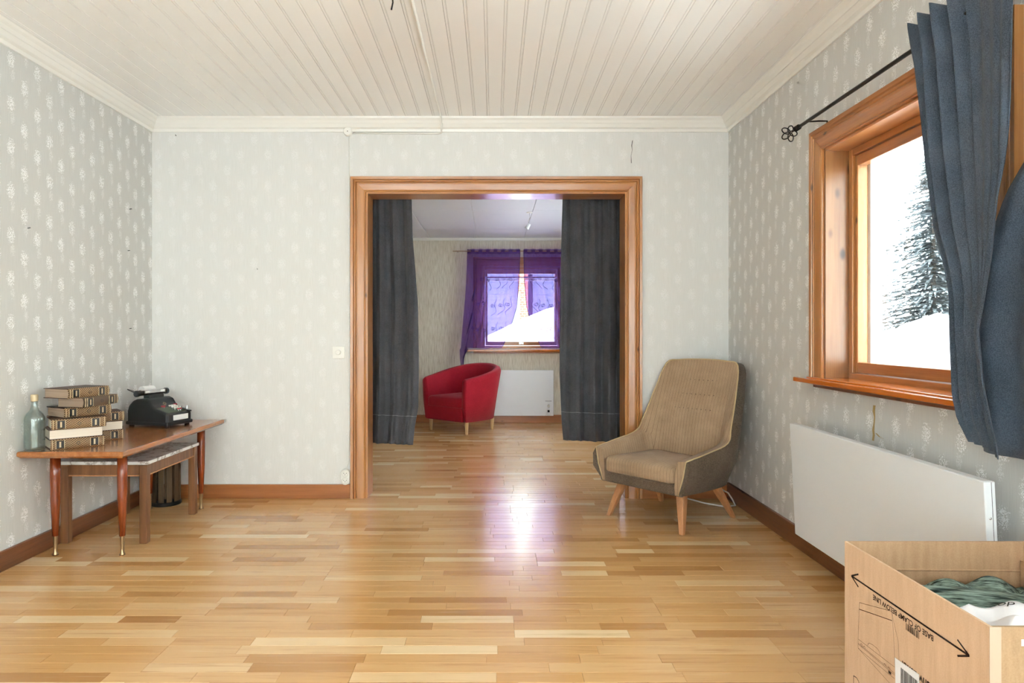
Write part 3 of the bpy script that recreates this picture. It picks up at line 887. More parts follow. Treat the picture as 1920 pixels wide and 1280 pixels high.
book('book', 'bottom book of the short stack behind, partly hidden', (-2.222, 3.540), 43, b0, W=0.163, L=0.235)
book('book', 'middle book of the short stack behind with white page edges outward', (-2.222, 3.541), 43, b0+BT, flip=True, W=0.163, L=0.232)
book('book', 'top book of the short stack behind, partly hidden', (-2.222, 3.540), 43, b0+2*BT, W=0.163, L=0.238)

# ------------------------------------------------------------------ bottle
bt = empty('glass_bottle', (-2.284, 3.318, TZ)); tag(bt, 'clear glass bottle with gold cap beside the books', 'bottle')
MB().lathe([(0.0, 0.004), (0.040, 0.0), (0.0445, 0.006), (0.045, 0.02), (0.045, 0.150), (0.043, 0.168), (0.034, 0.186), (0.022, 0.200), (0.0165, 0.215), (0.0145, 0.235), (0.0145, 0.256), (0.0120, 0.256), (0.0120, 0.235), (0.014, 0.215), (0.020, 0.199), (0.032, 0.184), (0.041, 0.166), (0.0428, 0.150), (0.0428, 0.020), (0.040, 0.009), (0.0, 0.009)], 32, cap=False).build('bottle_body', M['bottle'], bt, smooth=True)
MB().lathe([(0.0, 0.279), (0.015, 0.279), (0.0165, 0.276), (0.0165, 0.246), (0.0155, 0.245), (0.0155, 0.262), (0.0, 0.262)], 24, cap=False).build('cap', M['gold'], bt, smooth=False)

# ------------------------------------------------------------------ adding machine
am_ang = math.atan2(0.957, 0.287)     # width axis direction of the front edge
mx = empty('adding_machine', (-2.118, 4.232, TZ), math.atan2(-0.287, 0.957))
tag(mx, 'old black adding machine with red and white keys', 'adding machine')
# local: +x = front, y = width
bw = 0.105
side = [(-0.155, 0.018), (-0.155, 0.10), (-0.145, 0.130), (-0.115, 0.160), (-0.085, 0.172), (-0.01, 0.176), (0.012, 0.168), (0.032, 0.140), (0.060, 0.116), (0.100, 0.104), (0.148, 0.088), (0.155, 0.080), (0.155, 0.018)]
body = MB()
rings = []
for y, ins_ in ((-bw, 0.012), (-bw+0.004, 0.004), (-bw+0.012, 0.0), (bw-0.012, 0.0), (bw-0.004, 0.004), (bw, 0.012)):
    cxm, czm = 0.0, 0.08
    rings.append([(x - math.copysign(ins_, x) if abs(x) > 0.1 else x, y, max(0.018, z - ins_) if z > 0.05 else z) for x, z in side])
body.rings(rings).build('body', M['machine'], mx, smooth=False, bevel=0.004, seg=2)
MB().rbox(-0.160, 0.160, -bw-0.005, bw+0.005, 0.012, 0.034, 0.006, 2).build('base_rim', M['machine'], mx)
for sx in (-1, 1):
    for sy in (-1, 1):
        MB().lathe([(0.014, 0.0), (0.016, 0.004), (0.013, 0.0125)], 14, (sx*0.135, sy*0.085, 0)).build('foot', M['dark'], mx)
def slope_z(x): return interp([(0.06, 0.116), (0.100, 0.104), (0.148, 0.088)], x)
MB().add([(0.062, -0.085, slope_z(0.062)+0.0015), (0.146, -0.085, slope_z(0.146)+0.0015), (0.146, 0.085, slope_z(0.146)+0.0015), (0.062, 0.085, slope_z(0.062)+0.0015)], [(0,1,2,3)]).build('key_plate', M['key_plate'], mx, solid=0.003)
def key(x, y, mat, w=0.006):
    z = slope_z(x)
    k = MB().tube([(x, y, z), (x, y, z+0.014)], 0.002, 6).build('key_stem', M['chrome'], mx)
    MB().lathe([(w*0.8, 0.012), (w, 0.014), (w, 0.018), (w*0.85, 0.020)], 10, (x, y, z)).build('key_cap', mat, k)
for i in range(3):
    for j in range(3):
        key(0.078 + 0.020*i, 0.000 + 0.020*j, M['key_white'], 0.0075)
for x, y in ((0.074, -0.058), (0.074, -0.042), (0.083, -0.052), (0.136, 0.010), (0.136, 0.028), (0.066, 0.052), (0.066, 0.066)):
    key(x, y, M['key_red'], 0.0075)
lv = MB().rbox(0.075, 0.150, 0.068, 0.090, 0.112, 0.122, 0.004, 2, Matrix.Rotation(0.18, 4, 'Y')).build('lever_bar', M['machine'], mx)
for x in (0.10, 0.142): MB().tube([(x, 0.079, 0.10), (x, 0.079, 0.122)], 0.003, 6).build('lever_pin', M['chrome'], lv)
MB().box(0.1535, 0.1570, -0.055, 0.070, 0.042, 0.074).build('name_plate', M['paper'], mx)
em = MB().tube([(0.038, -0.012, 0.1385), (0.047, 0.0, 0.1305), (0.038, 0.012, 0.1385), (0.030, 0.0, 0.147), (0.038, -0.012, 0.1385)], 0.0016, 5).build('emblem', M['gold'], mx)
cr = MB().rbox(-0.07, -0.02, -0.06, 0.06, 0.172, 0.196, 0.005, 2).build('carriage_block', M['machine'], mx)
MB().tube([(-0.055, -0.112, 0.208), (-0.055, 0.105, 0.208)], 0.0155, 18).build('platen', M['dark'], cr, smooth=False)
for y in (-0.125, 0.112):
    MB().tube([(-0.055, y-0.008, 0.208), (-0.055, y+0.008, 0.208)], 0.020, 16).build('platen_knob', M['machine'], cr)
MB().box(-0.040, -0.034, -0.085, 0.085, 0.206, 0.224).build('scale_bar', M['chrome'], cr, bevel=0.001)
for y in (-0.062, 0.060): MB().box(-0.034, -0.0325, y-0.016, y+0.016, 0.209, 0.222).build('scale_label', M['paper'], cr)
MB().add([(-0.10, -0.105, 0.222), (-0.055, -0.125, 0.206), (-0.075, -0.150, 0.226), (-0.115, -0.14, 0.236)], [(0,1,2,3)]).build('carriage_lever', M['machine'], cr, solid=0.006)
MB().tube([(-0.098, -0.045, 0.222), (-0.098, 0.045, 0.222)], 0.026, 24).build('paper_roll', M['paper'], mx)
MB().tube([(-0.085, -0.06, 0.19), (-0.098, -0.06, 0.222)], 0.004, 6).build('roll_arm', M['machine'], mx)
MB().tube([(-0.085, 0.06, 0.19), (-0.098, 0.06, 0.222)], 0.004, 6).build('roll_arm', M['machine'], mx)
MB().tube([(-0.098, -0.06, 0.222), (-0.098, 0.06, 0.222)], 0.003, 6).build('roll_axle', M['chrome'], mx)

# ------------------------------------------------------------------ brown armchair
def catmull(stations, sub):
    out = []
    n = len(stations)
    for i in range(n - 1):
        p0, p1, p2, p3 = stations[max(i-1, 0)], stations[i], stations[i+1], stations[min(i+2, n-1)]
        for k in range(sub):
            t = k / sub
            row = []
            for a, b, c, d in zip(p0, p1, p2, p3):
                row.append(tuple(0.5*((2*b[j]) + (-a[j]+c[j])*t + (2*a[j]-5*b[j]+4*c[j]-d[j])*t*t + (-a[j]+3*b[j]-3*c[j]+d[j])*t**3) for j in range(3)))
            out.append(row)
    out.append([tuple(p) for p in stations[-1]])
    return out
def mirror_stations(half):
    """half goes from one arm front to the centre; returns the whole run"""
    other = [[(-x, y, z) for x, y, z in st] for st in half[:-1]]
    return half + other[::-1]

ch = empty('lounge_armchair', (1.095, 4.115, 0), math.radians(-50))
tag(ch, 'brown striped wool lounge armchair on splayed beech legs', 'armchair')
half = [
 # ob, om, rt, ot, it, im, ib
 [(-.290,-.300,.225), (-.338,-.330,.310), (-.345,-.325,.385), (-.325,-.318,.425), (-.272,-.318,.418), (-.258,-.322,.360), (-.252,-.322,.270)],
 [(-.295,-.120,.220), (-.348,-.120,.325), (-.352,-.115,.420), (-.335,-.105,.452), (-.278,-.105,.446), (-.258,-.110,.380), (-.252,-.110,.270)],
 [(-.290,.060,.218), (-.342,.090,.335), (-.350,.110,.450), (-.335,.090,.486), (-.282,.080,.480), (-.258,.080,.400), (-.244,.080,.270)],
 [(-.282,.140,.218), (-.328,.190,.360), (-.336,.225,.560), (-.320,.150,.575), (-.286,.150,.570), (-.252,.140,.440), (-.226,.125,.270)],
 [(-.262,.190,.218), (-.308,.250,.420), (-.308,.325,.755), (-.296,.245,.760), (-.266,.245,.745), (-.236,.185,.520), (-.200,.145,.270)],
 [(-.240,.215,.218), (-.280,.290,.480), (-.272,.395,.915), (-.262,.325,.930), (-.236,.325,.905), (-.204,.215,.590), (-.170,.150,.270)],
 [(-.160,.230,.218), (-.185,.315,.500), (-.180,.420,.948), (-.175,.350,.955), (-.160,.345,.925), (-.135,.215,.600), (-.112,.148,.270)],
 [(0,.235,.218), (0,.325,.500), (0,.430,.955), (0,.362,.962), (0,.355,.930), (0,.212,.600), (0,.145,.270)],
]
full = catmull(mirror_stations(half), 4)
shell = MB(); shell.rings([[r[k] for r in full] for k in range(4)], closed=False)
n_ = len(full)
shell.f.append(tuple(range(n_)))           # underside
shell.build('shell', M['brown_weave'], ch, smooth=True)
lin = MB(); lin.rings([[r[k] for r in full] for k in range(3, 7)], closed=False)
lin.build('lining', M['wool'], ch, smooth=True)
MB().tube([r[3] for r in full], 0.0042, 6).build('piping', M['piping'], ch, smooth=True)
for e in (full[0], full[-1]):
    sg = -1 if e[0][0] < 0 else 1
    low = (sg*.272, -.316, .228)
    MB().add([e[3], e[4], e[5], e[6], (sg*.252, -.318, .228), low], [(0,1,2,3,4,5)]).build('arm_front', M['wool'], ch, solid=0.006)
    MB().add([e[3], e[2], e[1], e[0], low], [(0,1,2,3,4)]).build('arm_edge', M['brown_weave'], ch, solid=0.005)
    MB().tube([e[3], Vector(e[3]).lerp(Vector(low), .5) + Vector((sg*.006, -.004, 0)), low], 0.0042, 6).build('piping', M['piping'], ch, smooth=True)
MB().rbox(-.296, .296, -.318, -.285, .220, .292, 0.014, 3).build('front_rail', M['brown_weave'], ch, smooth=False)
def cushion(u, v):   # closed puffy cushion: u around, v bottom -> top
    pass
cu = MB()
prof_c = [(0.965, .288), (0.995, .296), (1.0, .315), (1.0, .345), (0.985, .366), (0.94, .378), (0.6, .390), (0.0, .394)]
ringsc = []
def rrect(hx, y0, y1, r, n=6):
    pts = []
    for cx, cy, a0 in ((hx-r, y1-r, 0), (-hx+r, y1-r, PI/2), (-hx+r, y0+r, PI), (hx-r, y0+r, 1.5*PI)):
        for k in range(n + 1): pts.append((cx + r*math.cos(a0 + PI/2*k/n), cy + r*math.sin(a0 + PI/2*k/n)))
    return pts
base_r = rrect(.248, -.335, .17, .03)
for s, z in prof_c:
    ringsc.append([(x*s, -.08 + (y+.08)*s, z - 0.04*max(0, (y+.1))*(1 if s < 0.99 else 0.6)) for x, y in base_r])
cu.rings(ringsc).build('seat_cushion', M['wool'], ch, smooth=True)
for sx, sy in ((-1,-1), (1,-1), (-1,1), (1,1)):
    t = Vector((sx*.205, sy*.185 if sy < 0 else .135, .235)); f = Vector((sx*.265, sy*.27, 0.0))
    rings = []
    for k, (p, hw) in enumerate(((t, .026), (t.lerp(f, .5), .021), (f, .0135))):
        rings.append([(p.x+a*hw, p.y+b*hw, p.z) for a, b in ((-1,-1), (1,-1), (1,1), (-1,1))])
    MB().rings(rings).build('leg', M['leg_orange'], ch, bevel=0.006, seg=2)

for row_z, row_y in ((.83, .309), (.74, .270), (.65, .231)):
    for k in range(9):
        x = -.128 + .032*k
        MB().lathe([(0.0, -0.003), (0.0042, 0.0), (0.0, 0.003)], 8, cap=False).build('tuft_dimple', M['brown_weave'], ch).location = (x, row_y + 0.12*x*x, row_z)  # small dark beads stand in for the shade in the tufting dimples

# ------------------------------------------------------------------ red tub chair
rc = empty('tub_chair', (-0.345, 7.80, 0), math.radians(-41)); tag(rc, 'crimson fabric tub chair with pale tapered legs in the far room', 'armchair')
half = [
 # ob, om, ot, crest out, crest in, it, im, ib
 [(-.318,-.300,.140), (-.335,-.318,.35), (-.350,-.322,.560), (-.345,-.322,.600), (-.318,-.322,.622), (-.290,-.322,.600), (-.275,-.315,.45), (-.270,-.31,.29)],
 [(-.332,-.10,.140), (-.362,-.10,.38), (-.390,-.10,.600), (-.384,-.10,.640), (-.352,-.10,.660), (-.320,-.10,.635), (-.290,-.10,.46), (-.275,-.10,.29)],
 [(-.318,.10,.140), (-.355,.12,.40), (-.392,.13,.640), (-.384,.125,.685), (-.350,.11,.705), (-.316,.10,.680), (-.285,.09,.48), (-.262,.08,.29)],
 [(-.245,.25,.140), (-.275,.28,.42), (-.305,.315,.690), (-.296,.306,.728), (-.268,.278,.746), (-.240,.252,.722), (-.215,.225,.50), (-.195,.20,.29)],
 [(-.130,.315,.140), (-.145,.352,.44), (-.160,.395,.708), (-.156,.384,.748), (-.143,.352,.766), (-.130,.320,.742), (-.118,.285,.50), (-.105,.255,.29)],
 [(0,.332,.140), (0,.372,.44), (0,.415,.714), (0,.404,.754), (0,.370,.772), (0,.336,.748), (0,.300,.50), (0,.27,.29)],
]
full = catmull(mirror_stations(half), 5)
sh = MB(); sh.rings([[r[k] for r in full] for k in range(8)], closed=False)
sh.f.append(tuple(range(len(full))))
for e, sgn in ((full[0], 1), (full[-1], -1)):
    c = Vector((0, 0, 0))
    inner = [(lerp(p[0], e[4][0], .22), p[1] - 0.016, lerp(p[2], 0.4, .06)) for p in e]
    b = len(sh.v)
    sh.v += [tuple(p) for p in e] + [tuple(p) for p in inner]
    for k in range(7): sh.f.append((b+k, b+k+1, b+8+k+1, b+8+k))
    sh.f.append((b+7, b, b+8, b+15)); sh.f.append(tuple(b+8+k for k in range(8)))
sh.build('shell', M['red_fabric'], rc, smooth=True)
MB().rbox(-.285, .285, -.332, -.29, .142, .300, 0.012, 3).build('front_apron', M['red_fabric'], rc)
ringsc = []
base_r = rrect(.272, -.345, .27, .06)
for s, z in [(0.96, .296), (0.995, .304), (1.0, .325), (1.0, .375), (0.985, .398), (0.93, .410), (0.6, .420), (0.0, .423)]:
    ringsc.append([(x*s, -.04 + (y+.04)*s, z) for x, y in base_r])
MB().rings(ringsc).build('seat_cushion', M['red_fabric'], rc, smooth=True)
for sx, sy in ((-1,-1), (1,-1), (-.8,.95), (.8,.95)):
    MB().lathe([(0.015, 0.0), (0.024, 0.142)], 14, (sx*.285, sy*.255, 0)).build('leg', M['leg_birch'], rc, smooth=False)

# ------------------------------------------------------------------ heaters
def heater(label, loc, rz, L, h, tilt=0.0, ctrl=None):
    root = empty('panel_heater', loc, rz); root.rotation_euler = (tilt, 0, rz)
    tag(root, label, 'heater')
    # local x along the wall, y: -front, z up; back at y=0
    MB().box(-L/2, L/2, -0.034, 0.0, 0, h).build('casing', M['heater'], root, bevel=0.003)
    MB().box(-L/2+0.006, L/2-0.006, -0.030, -0.004, h, h+0.001).build('top_grille', M['heater'], root)
    for e in (-1, 1):
        MB().box(e*L/2-0.0008, e*L/2+0.0008, -0.0125, -0.0115, 0.002, h-0.002).build('side_seam', M['dark'], root)
        MB().lathe([(0.004, 0), (0.004, 0.002), (0.002, 0.003)], 10).build('screw', M['chrome'], root).matrix_local = Matrix.Translation((e*L/2, -0.020, h*0.8)) @ Matrix.Rotation(e*PI/2, 4, 'Y')
        MB().box(e*(L/2-0.2)-0.02, e*(L/2-0.2)+0.02, 0.0, 0.036, h*0.3, h*0.8).build('bracket', M['heater'], root)
    if ctrl:
        cp = MB().box(L/2-0.105, L/2-0.025, -0.0352, -0.034, 0.02, 0.185).build('control_panel', M['heater'], root)
        MB().box(L/2-0.105, L/2-0.025, -0.0358, -0.0352, 0.183, 0.187).build('panel_edge', M['dark'], cp)
        MB().lathe([(0.017, 0), (0.017, 0.01), (0.014, 0.013)], 18).build('dial', M['white_plastic'], cp).matrix_local = Matrix.Translation((L/2-0.062, -0.0352, 0.125)) @ Matrix.Rotation(PI/2, 4, 'X')
        MB().box(L/2-0.075, L/2-0.050, -0.037, -0.0352, 0.045, 0.072, Matrix.Identity(4)).build('switch', M['dark'], cp, bevel=0.003)
    return root
heater('long white panel heater on the wall below the large window', (1.577-0.03, 2.681, 0.128), -PI/2, 1.325, 0.556, tilt=0.0)
heater('white panel heater with a dial on the far room wall', (0.255, YE-0.045, 0.095), 0.0, 1.0, 0.57, ctrl=True)
bpy.data.objects['panel_heater'].rotation_euler = (0.05, 0, -PI/2)

# ------------------------------------------------------------------ curtain rod with star finial
RX, RZ = 1.512, 2.152
rod = empty('curtain_rod', (RX, 2.5, RZ)); tag(rod, 'black iron curtain rod with a wire star finial above the window', 'curtain rod')
MB().tube([(0, 0.82, 0), (0, -1.3, 0)], 0.0085, 10).build('rod', M['black_metal'], rod, smooth=True)
MB().tube([(0.0, 0.72, -0.008), (0.0, 0.72, 0.0), (0.06, 0.72, 0.004), (0.100, 0.72, 0.004), (0.103, 0.72, -0.05)], 0.004, 6).build('bracket', M['black_metal'], rod)
fin = MB().tube([(0, 0.79, 0), (0, 0.87, 0)], 0.006, 8).build('finial', M['black_metal'], rod)
for y in (0.80, 0.815, 0.83): MB().lathe([(0.011, -0.004), (0.014, 0), (0.011, 0.004)], 12).build('finial_collar', M['black_metal'], fin).matrix_local = Matrix.Translation((0, y, 0)) @ Matrix.Rotation(PI/2, 4, 'X')
for k in range(5):
    a = 2*PI*k/5
    dv = Vector((math.cos(a), 0.25, math.sin(a))); sv = Vector((-math.sin(a), 0, math.cos(a)))
    pts = [Vector((0, 0.90, 0)) + dv*0.021*(1 - math.cos(t)) + sv*0.014*math.sin(t) for t in [2*PI*j/16 for j in range(17)]]
    MB().tube(pts, 0.0030, 5).build('star_loop', M['black_metal'], fin)

# ------------------------------------------------------------------ window curtain (gathered to the near side)
wc = empty('window_curtain', (1.5, 2.1, 0.78)); tag(wc, 'long slate blue linen curtain gathered at the large window', 'curtain')
Ltab = [(0.795, 2.076), (0.86, 2.125), (0.93, 2.145), (1.095, 2.153), (1.26, 2.158), (1.35, 2.183), (1.48, 2.237), (1.71, 2.284), (1.88, 2.303), (2.07, 2.329), (2.215, 2.372)]
Rtab = [(0.78, 1.903), (0.982, 1.962), (1.139, 1.987), (1.356, 1.937), (1.622, 1.888), (1.97, 1.861), (2.215, 1.845)]
def wcur(u, v):
    z = lerp(2.222, lerp(0.795, 0.772, u), v)
    yl, yr = interp(Ltab, z), interp(Rtab, z)
    s = u ** 0.9
    y = lerp(yl, yr, s)
    k = min(1, max(0, (0.62 - u) / 0.1))
    amp = ((0.026 + 0.006*math.sin(9*u)) * k + 0.006*(1-k)) * (1 - 0.45*v)
    ph = 2*PI*(u*(8.2 - 2.6*v) + 0.10*math.sin(5*v) + 0.25*v)
    top = max(0, 1 - v*14)
    x = 1.497 - amp*math.cos(ph) * (0.75 + 0.5*math.sin(3*v + 7*u)) - 0.045*max(0, u-0.55)/0.45 - 0.012*v
    y += 0.010*math.sin(ph + 0.8) * k * (1 - v)
    z += top*0.016*math.cos(ph)*k
    return (x - 1.5, y - 2.1, z - 0.78)
MB().grid(wcur, 150, 60).build('front_panel', M['curtain_window'], wc, smooth=True, solid=0.003)
def wcur2(u, v):
    z = lerp(2.215, 0.765, v)
    y = lerp(interp([(0.77, 2.08), (1.1, 2.13), (1.35, 2.10), (1.55, 2.0), (1.72, 1.85), (2.22, 1.80)], z), 1.66, u)
    x = 1.528 + 0.012*math.cos(2*PI*(u*2.5 + 0.2*v)) + 0.01*u
    return (x - 1.5, y - 2.1, z - 0.78)
MB().grid(wcur2, 50, 40).build('back_panel', M['curtain_window'], wc, smooth=True, solid=0.003)
def hem_pts(f, v, off):
    return [Vector(f(i/90, v)) + Vector((off, 0, 0)) for i in range(91)]
MB().tube(hem_pts(wcur, 0.965, -0.003), 0.0012, 4).build('hem_seam', M['curtain_window'], wc)

# ------------------------------------------------------------------ doorway curtains
def door_curtain(label, edge_tab, x_out, zbot, seed, folds, amp):
    xo = (interp(edge_tab, 1.0) + x_out) / 2
    root = empty('door_curtain', (xo, 4.84, zbot)); tag(root, label, 'curtain', 'charcoal curtains in the doorway')
    R = random.Random(seed); ph0 = R.uniform(0, 6)
    def fn(u, v):
        z = lerp(2.16, zbot, v)
        e = interp(edge_tab, z)
        x = lerp(e, x_out, u)
        a = amp * (0.45 + 0.55*min(1, v*2.2))
        ph = 2*PI*folds*(u + 0.035*math.sin(4.0*v + ph0)*(1-u)) + ph0
        y = a*math.cos(ph) * (0.8 + 0.35*math.sin(2.3*v + 5*u + ph0)) + 0.008*math.sin(ph*2.3)
        z += -0.004*math.cos(ph)*v + 0.02*(u - 0.5)*v*(1 if x_out < 0 else -1)
        return (x - xo, y, z - zbot)
    MB().grid(fn, 110, 60).build('cloth', M['curtain'], root, smooth=True, solid=0.003)
    st = MB(); vh = 1 - 0.205/(2.16 - zbot)
    for i in range(0, 108, 2):
        a, b = Vector(fn(i/110, vh)), Vector(fn((i+1)/110, vh))
        st.tube([a + Vector((0, -0.0032, 0)), b + Vector((0, -0.0032, 0.002))], 0.0011, 4)
    st.build('hem_stitching', M['thread'], root)
LE = [(0.33, -0.587), (0.45, -0.576), (0.6, -0.549), (0.85, -0.545), (1.35, -0.549), (1.65, -0.57), (1.82, -0.583), (2.1, -0.591)]
RE = [(0.34, 0.506), (0.49, 0.495), (0.83, 0.479), (1.2, 0.483), (1.75, 0.49), (2.1, 0.502)]
door_curtain('charcoal linen curtain hanging at the light switch side of the doorway', LE, -0.97, 0.33, 4, 3.6, 0.038)
door_curtain('charcoal linen curtain hanging at the armchair side of the doorway', RE, 1.02, 0.345, 9, 4.6, 0.038)
dr = empty('curtain_rod', (0.02, 4.84, 2.165)); tag(dr, 'thin rod carrying the charcoal doorway curtains', 'curtain rod')
MB().tube([(-1.05, 0, 0), (1.05, 0, 0)], 0.008, 8).build('rod', M['chrome'], dr)
for sx in (-1, 1):
    MB().tube([(sx*1.02, 0, 0), (sx*1.02, -0.087, 0)], 0.006, 6).build('bracket', M['chrome'], dr)

# ------------------------------------------------------------------ purple sheer curtains of the far window
YS = YE - 0.145
def sheer(label, mir):
    root = empty('sheer_curtain', (0.354 + mir*(-0.35), YS, 0.9)); tag(root, label, 'curtain', 'purple sheer curtains at the far window')
    ox_ = root.location.x
    inner = [(0.93, 0.10), (1.05, 0.155), (1.20, 0.215), (1.45, 0.29), (1.75, 0.318), (2.15, 0.332)]
    outer = [(0.02, -0.40), (0.60, -0.425), (0.75, -0.42), (0.95, -0.405), (1.2, -0.385), (1.6, -0.35), (2.0, -0.328), (2.15, -0.325)]
    def S(u, v, off=0.0):
        # u 0 = outer edge, 1 = inner edge (measured for the left panel, mirrored about x=0.354)
        w = min(1, max(0, (u - 0.16) / 0.16)); w = w*w*(3-2*w)
        zb = lerp(0.03, 0.945, w)
        z = lerp(2.165, zb, v)
        xo = interp(outer, z)
        xi = interp(inner, max(z, 0.93)) if z > 0.93 else lerp(0.10, -0.33, min(1, (0.93 - z)/0.12))
        uu = u if z > 0.93 else u
        x = lerp(xo, xi, u ** (1 + 0.7*v))
        amp = 0.022*(1-0.5*v) + 0.012
        y = amp*math.sin(2*PI*(u*7 + 0.3*math.sin(2*v)))
        if z < 0.93: x = lerp(x, -0.385, min(1, (0.93-z)/0.25)); x += 0.035*(u-0.1)/0.25
        return Vector((x, y - off, z))
    def W(p): return (((p.x if mir > 0 else 0.708 - p.x) - ox_), p.y, p.z - 0.9)
    MB().grid(lambda u, v: W(S(u, v)), 90, 60).build('cloth', M['sheer'], root, smooth=True)
    R = random.Random(21)
    em = MB()
    for vv in (0.30, 0.56, 0.80):
        for k in range(6):
            u0 = 0.24 + 0.13*k + R.uniform(-.02, .02); v0 = vv + R.uniform(-.02, .02)
            pts = []
            for j in range(22):
                t = j/21; a = t*3.4*PI; rad = 0.004 + 0.020*t
                u = u0 + (rad*math.cos(a))/0.6; v = v0 + (rad*math.sin(a))/1.25
                if 0 <= u <= 1 and 0 <= v <= 1: pts.append(W(S(u, v, 0.003)))
            if len(pts) > 4: em.tube(pts, 0.0030, 4)
            pts = []
            for j in range(26):
                t = j/25
                u = u0 + 0.035 + 0.05*math.sin(t*7 + k)*t; v = v0 + (t - 0.4)*0.17
                if 0 <= u <= 1 and 0 <= v <= 0.985: pts.append(W(S(u, v, 0.003)))
            if len(pts) > 4: em.tube(pts, 0.0022, 4)
    em.build('embroidery', M['embroidery'], root)
    MB().tube([W(S(1.0, v/50, 0.001)) for v in range(50)], 0.0035, 4).build('edge_hem', M['embroidery'], root)
    hd = MB().grid(lambda u, v: W(S(u, 0.0) + Vector((0, -0.003 - 0.008*math.sin(2*PI*u*7), 0.01 - 0.06*v))), 70, 4)
    hd.build('header_tape', M['sheer'], root, smooth=True)
sheer('purple sheer curtain swept aside behind the red chair', 1)
sheer('purple sheer curtain on the heater dial side of the far window', -1)
sr = empty('curtain_rod', (0.354, YS, 2.15)); tag(sr, 'slim brass rod holding the purple sheer curtains', 'curtain rod')
MB().tube([(-0.86, 0, 0), (0.86, 0, 0)], 0.006, 8).build('rod', M['brass'], sr)
for sx in (-1, 1): MB().tube([(sx*0.80, 0, 0), (sx*0.80, 0.145, 0)], 0.005, 6).build('bracket', M['brass'], sr)

# ------------------------------------------------------------------ electrical bits
sw = empty('light_switch', (-1.063, YB, 1.0)); tag(sw, 'white rotary light switch on the wall beside the doorway', 'switch')
MB().rbox(-0.042, 0.042, -0.010, 0.0, -0.042, 0.042, 0.003, 2).build('plate', M['white_plastic'], sw)
MB().lathe([(0.018, 0), (0.018, 0.010), (0.015, 0.012)], 24).build('dial', M['white_plastic'], sw).matrix_local = Matrix.Translation((0, -0.010, 0)) @ Matrix.Rotation(PI/2, 4, 'X')
so = empty('wall_socket', (-1.012, YB, 0.148)); tag(so, 'white double wall socket above the baseboard by the doorway', 'socket')
cap2 = [( 0.031*math.cos(a), 0.031*math.sin(a) + (0.022 if math.sin(a) >= 0 else -0.022)) for a in [2*PI*k/40 for k in range(40)]]
MB().rings([[(x, 0.0, z) for x, z in cap2], [(x, -0.030, z) for x, z in cap2], [(x*0.92, -0.034, z*0.95) for x, z in cap2]]).build('housing', M['white_plastic'], so)
for zc in (0.024, -0.024):
    oc = MB().lathe([(0.021, 0.0), (0.023, 0.002), (0.021, 0.004), (0.019, 0.001)], 24).build('outlet', M['white_plastic'], so); oc.matrix_local = Matrix.Translation((0, -0.034, zc)) @ Matrix.Rotation(PI/2, 4, 'X')
    for dx, dz in ((-0.009, 0.004), (0.009, 0.004), (0.0, -0.006)):
        MB().tube([(dx, -0.0335, zc+dz), (dx, -0.0352, zc+dz)], 0.0026, 8).build('pin_hole', M['dark'], so)
jb = empty('junction_box', (-0.997, YB, 2.512)); tag(jb, 'round white junction box on the crown moulding above the switch', 'junction box')
MB().lathe([(0.030, 0.0), (0.030, 0.020), (0.026, 0.026), (0.0, 0.027)], 24, cap=False).build('lid', M['white_plastic'], jb).matrix_local = Matrix.Rotation(PI/2, 4, 'X')
MB().lathe([(0.003, 0.0), (0.003, 0.002)], 8).build('screw', M['dark'], jb).matrix_local = Matrix.Translation((0, -0.027, 0)) @ Matrix.Rotation(PI/2, 4, 'X')
cb = MB().tube([(-0.355, YF, H-0.007), (-0.355, YB-0.085, H-0.007), (-0.355, YB-0.07, H-0.03), (-0.355, YB-0.03, H-0.075), (-0.357, YB-0.010, H-0.094), (-0.372, YB-0.006, H-0.097), (-0.96, YB-0.006, H-0.095)], 0.006, 8)
tag(cb.build('ceiling_cable', M['white_plastic'], None, smooth=True), 'white cable clipped along the ceiling boards to the junction box', 'cable')
cb = MB().tube([(-0.990, YB-0.005, 2.485), (-0.988, YB-0.004, 2.2), (-0.9855, YB-0.004, 1.5), (-0.9855, YB-0.004, 0.5), (-0.995, YB-0.004, 0.24), (-1.008, YB-0.006, 0.196)], 0.0035, 6)
tag(cb.build('wall_cable', M['white_plastic'], None, smooth=True), 'thin white cable running down beside the doorway casing to the socket', 'cable')
hwire = MB().tube([(-0.425, 2.8, 2.602), (-0.424, 2.8, 2.55), (-0.422, 2.8, 2.52), (-0.428, 2.8, 2.49)], 0.0035, 6)
tag(hwire.build('hanging_wire', M['dark'], None, smooth=True), 'short black loose wire hanging from the ceiling', 'wire')
fl = MB().tube([(1.30, 4.54, 0.012), (1.40, 4.42, 0.006), (1.50, 4.33, 0.006), (1.575, 4.34, 0.010), (1.585, 4.42, 0.03), (1.575, 4.47, 0.06), (1.55, 4.545, 0.07)], 0.005, 6)
tag(fl.build('floor_cable', M['white_plastic'], None, smooth=True), 'white cable curling on the floor behind the brown armchair', 'cable')
ls = empty('lamp_hook', (0.36, 6.64, H2)); tag(ls, 'ceiling hook with a dangling lamp plug in the far room', 'lamp hook')
MB().lathe([(0.03, -0.006), (0.03, 0.0)], 16).build('rose', M['white_plastic'], ls)
MB().tube([(0, 0, -0.006), (0.004, 0, -0.05), (-0.012, 0, -0.09), (-0.004, 0, -0.12)], 0.004, 6).build('cord', M['chrome'], ls)
MB().tube([(0.0, 0, -0.115), (-0.03, 0, -0.165)], [0.016, 0.022], 12).build('plug', M['heater'], ls)
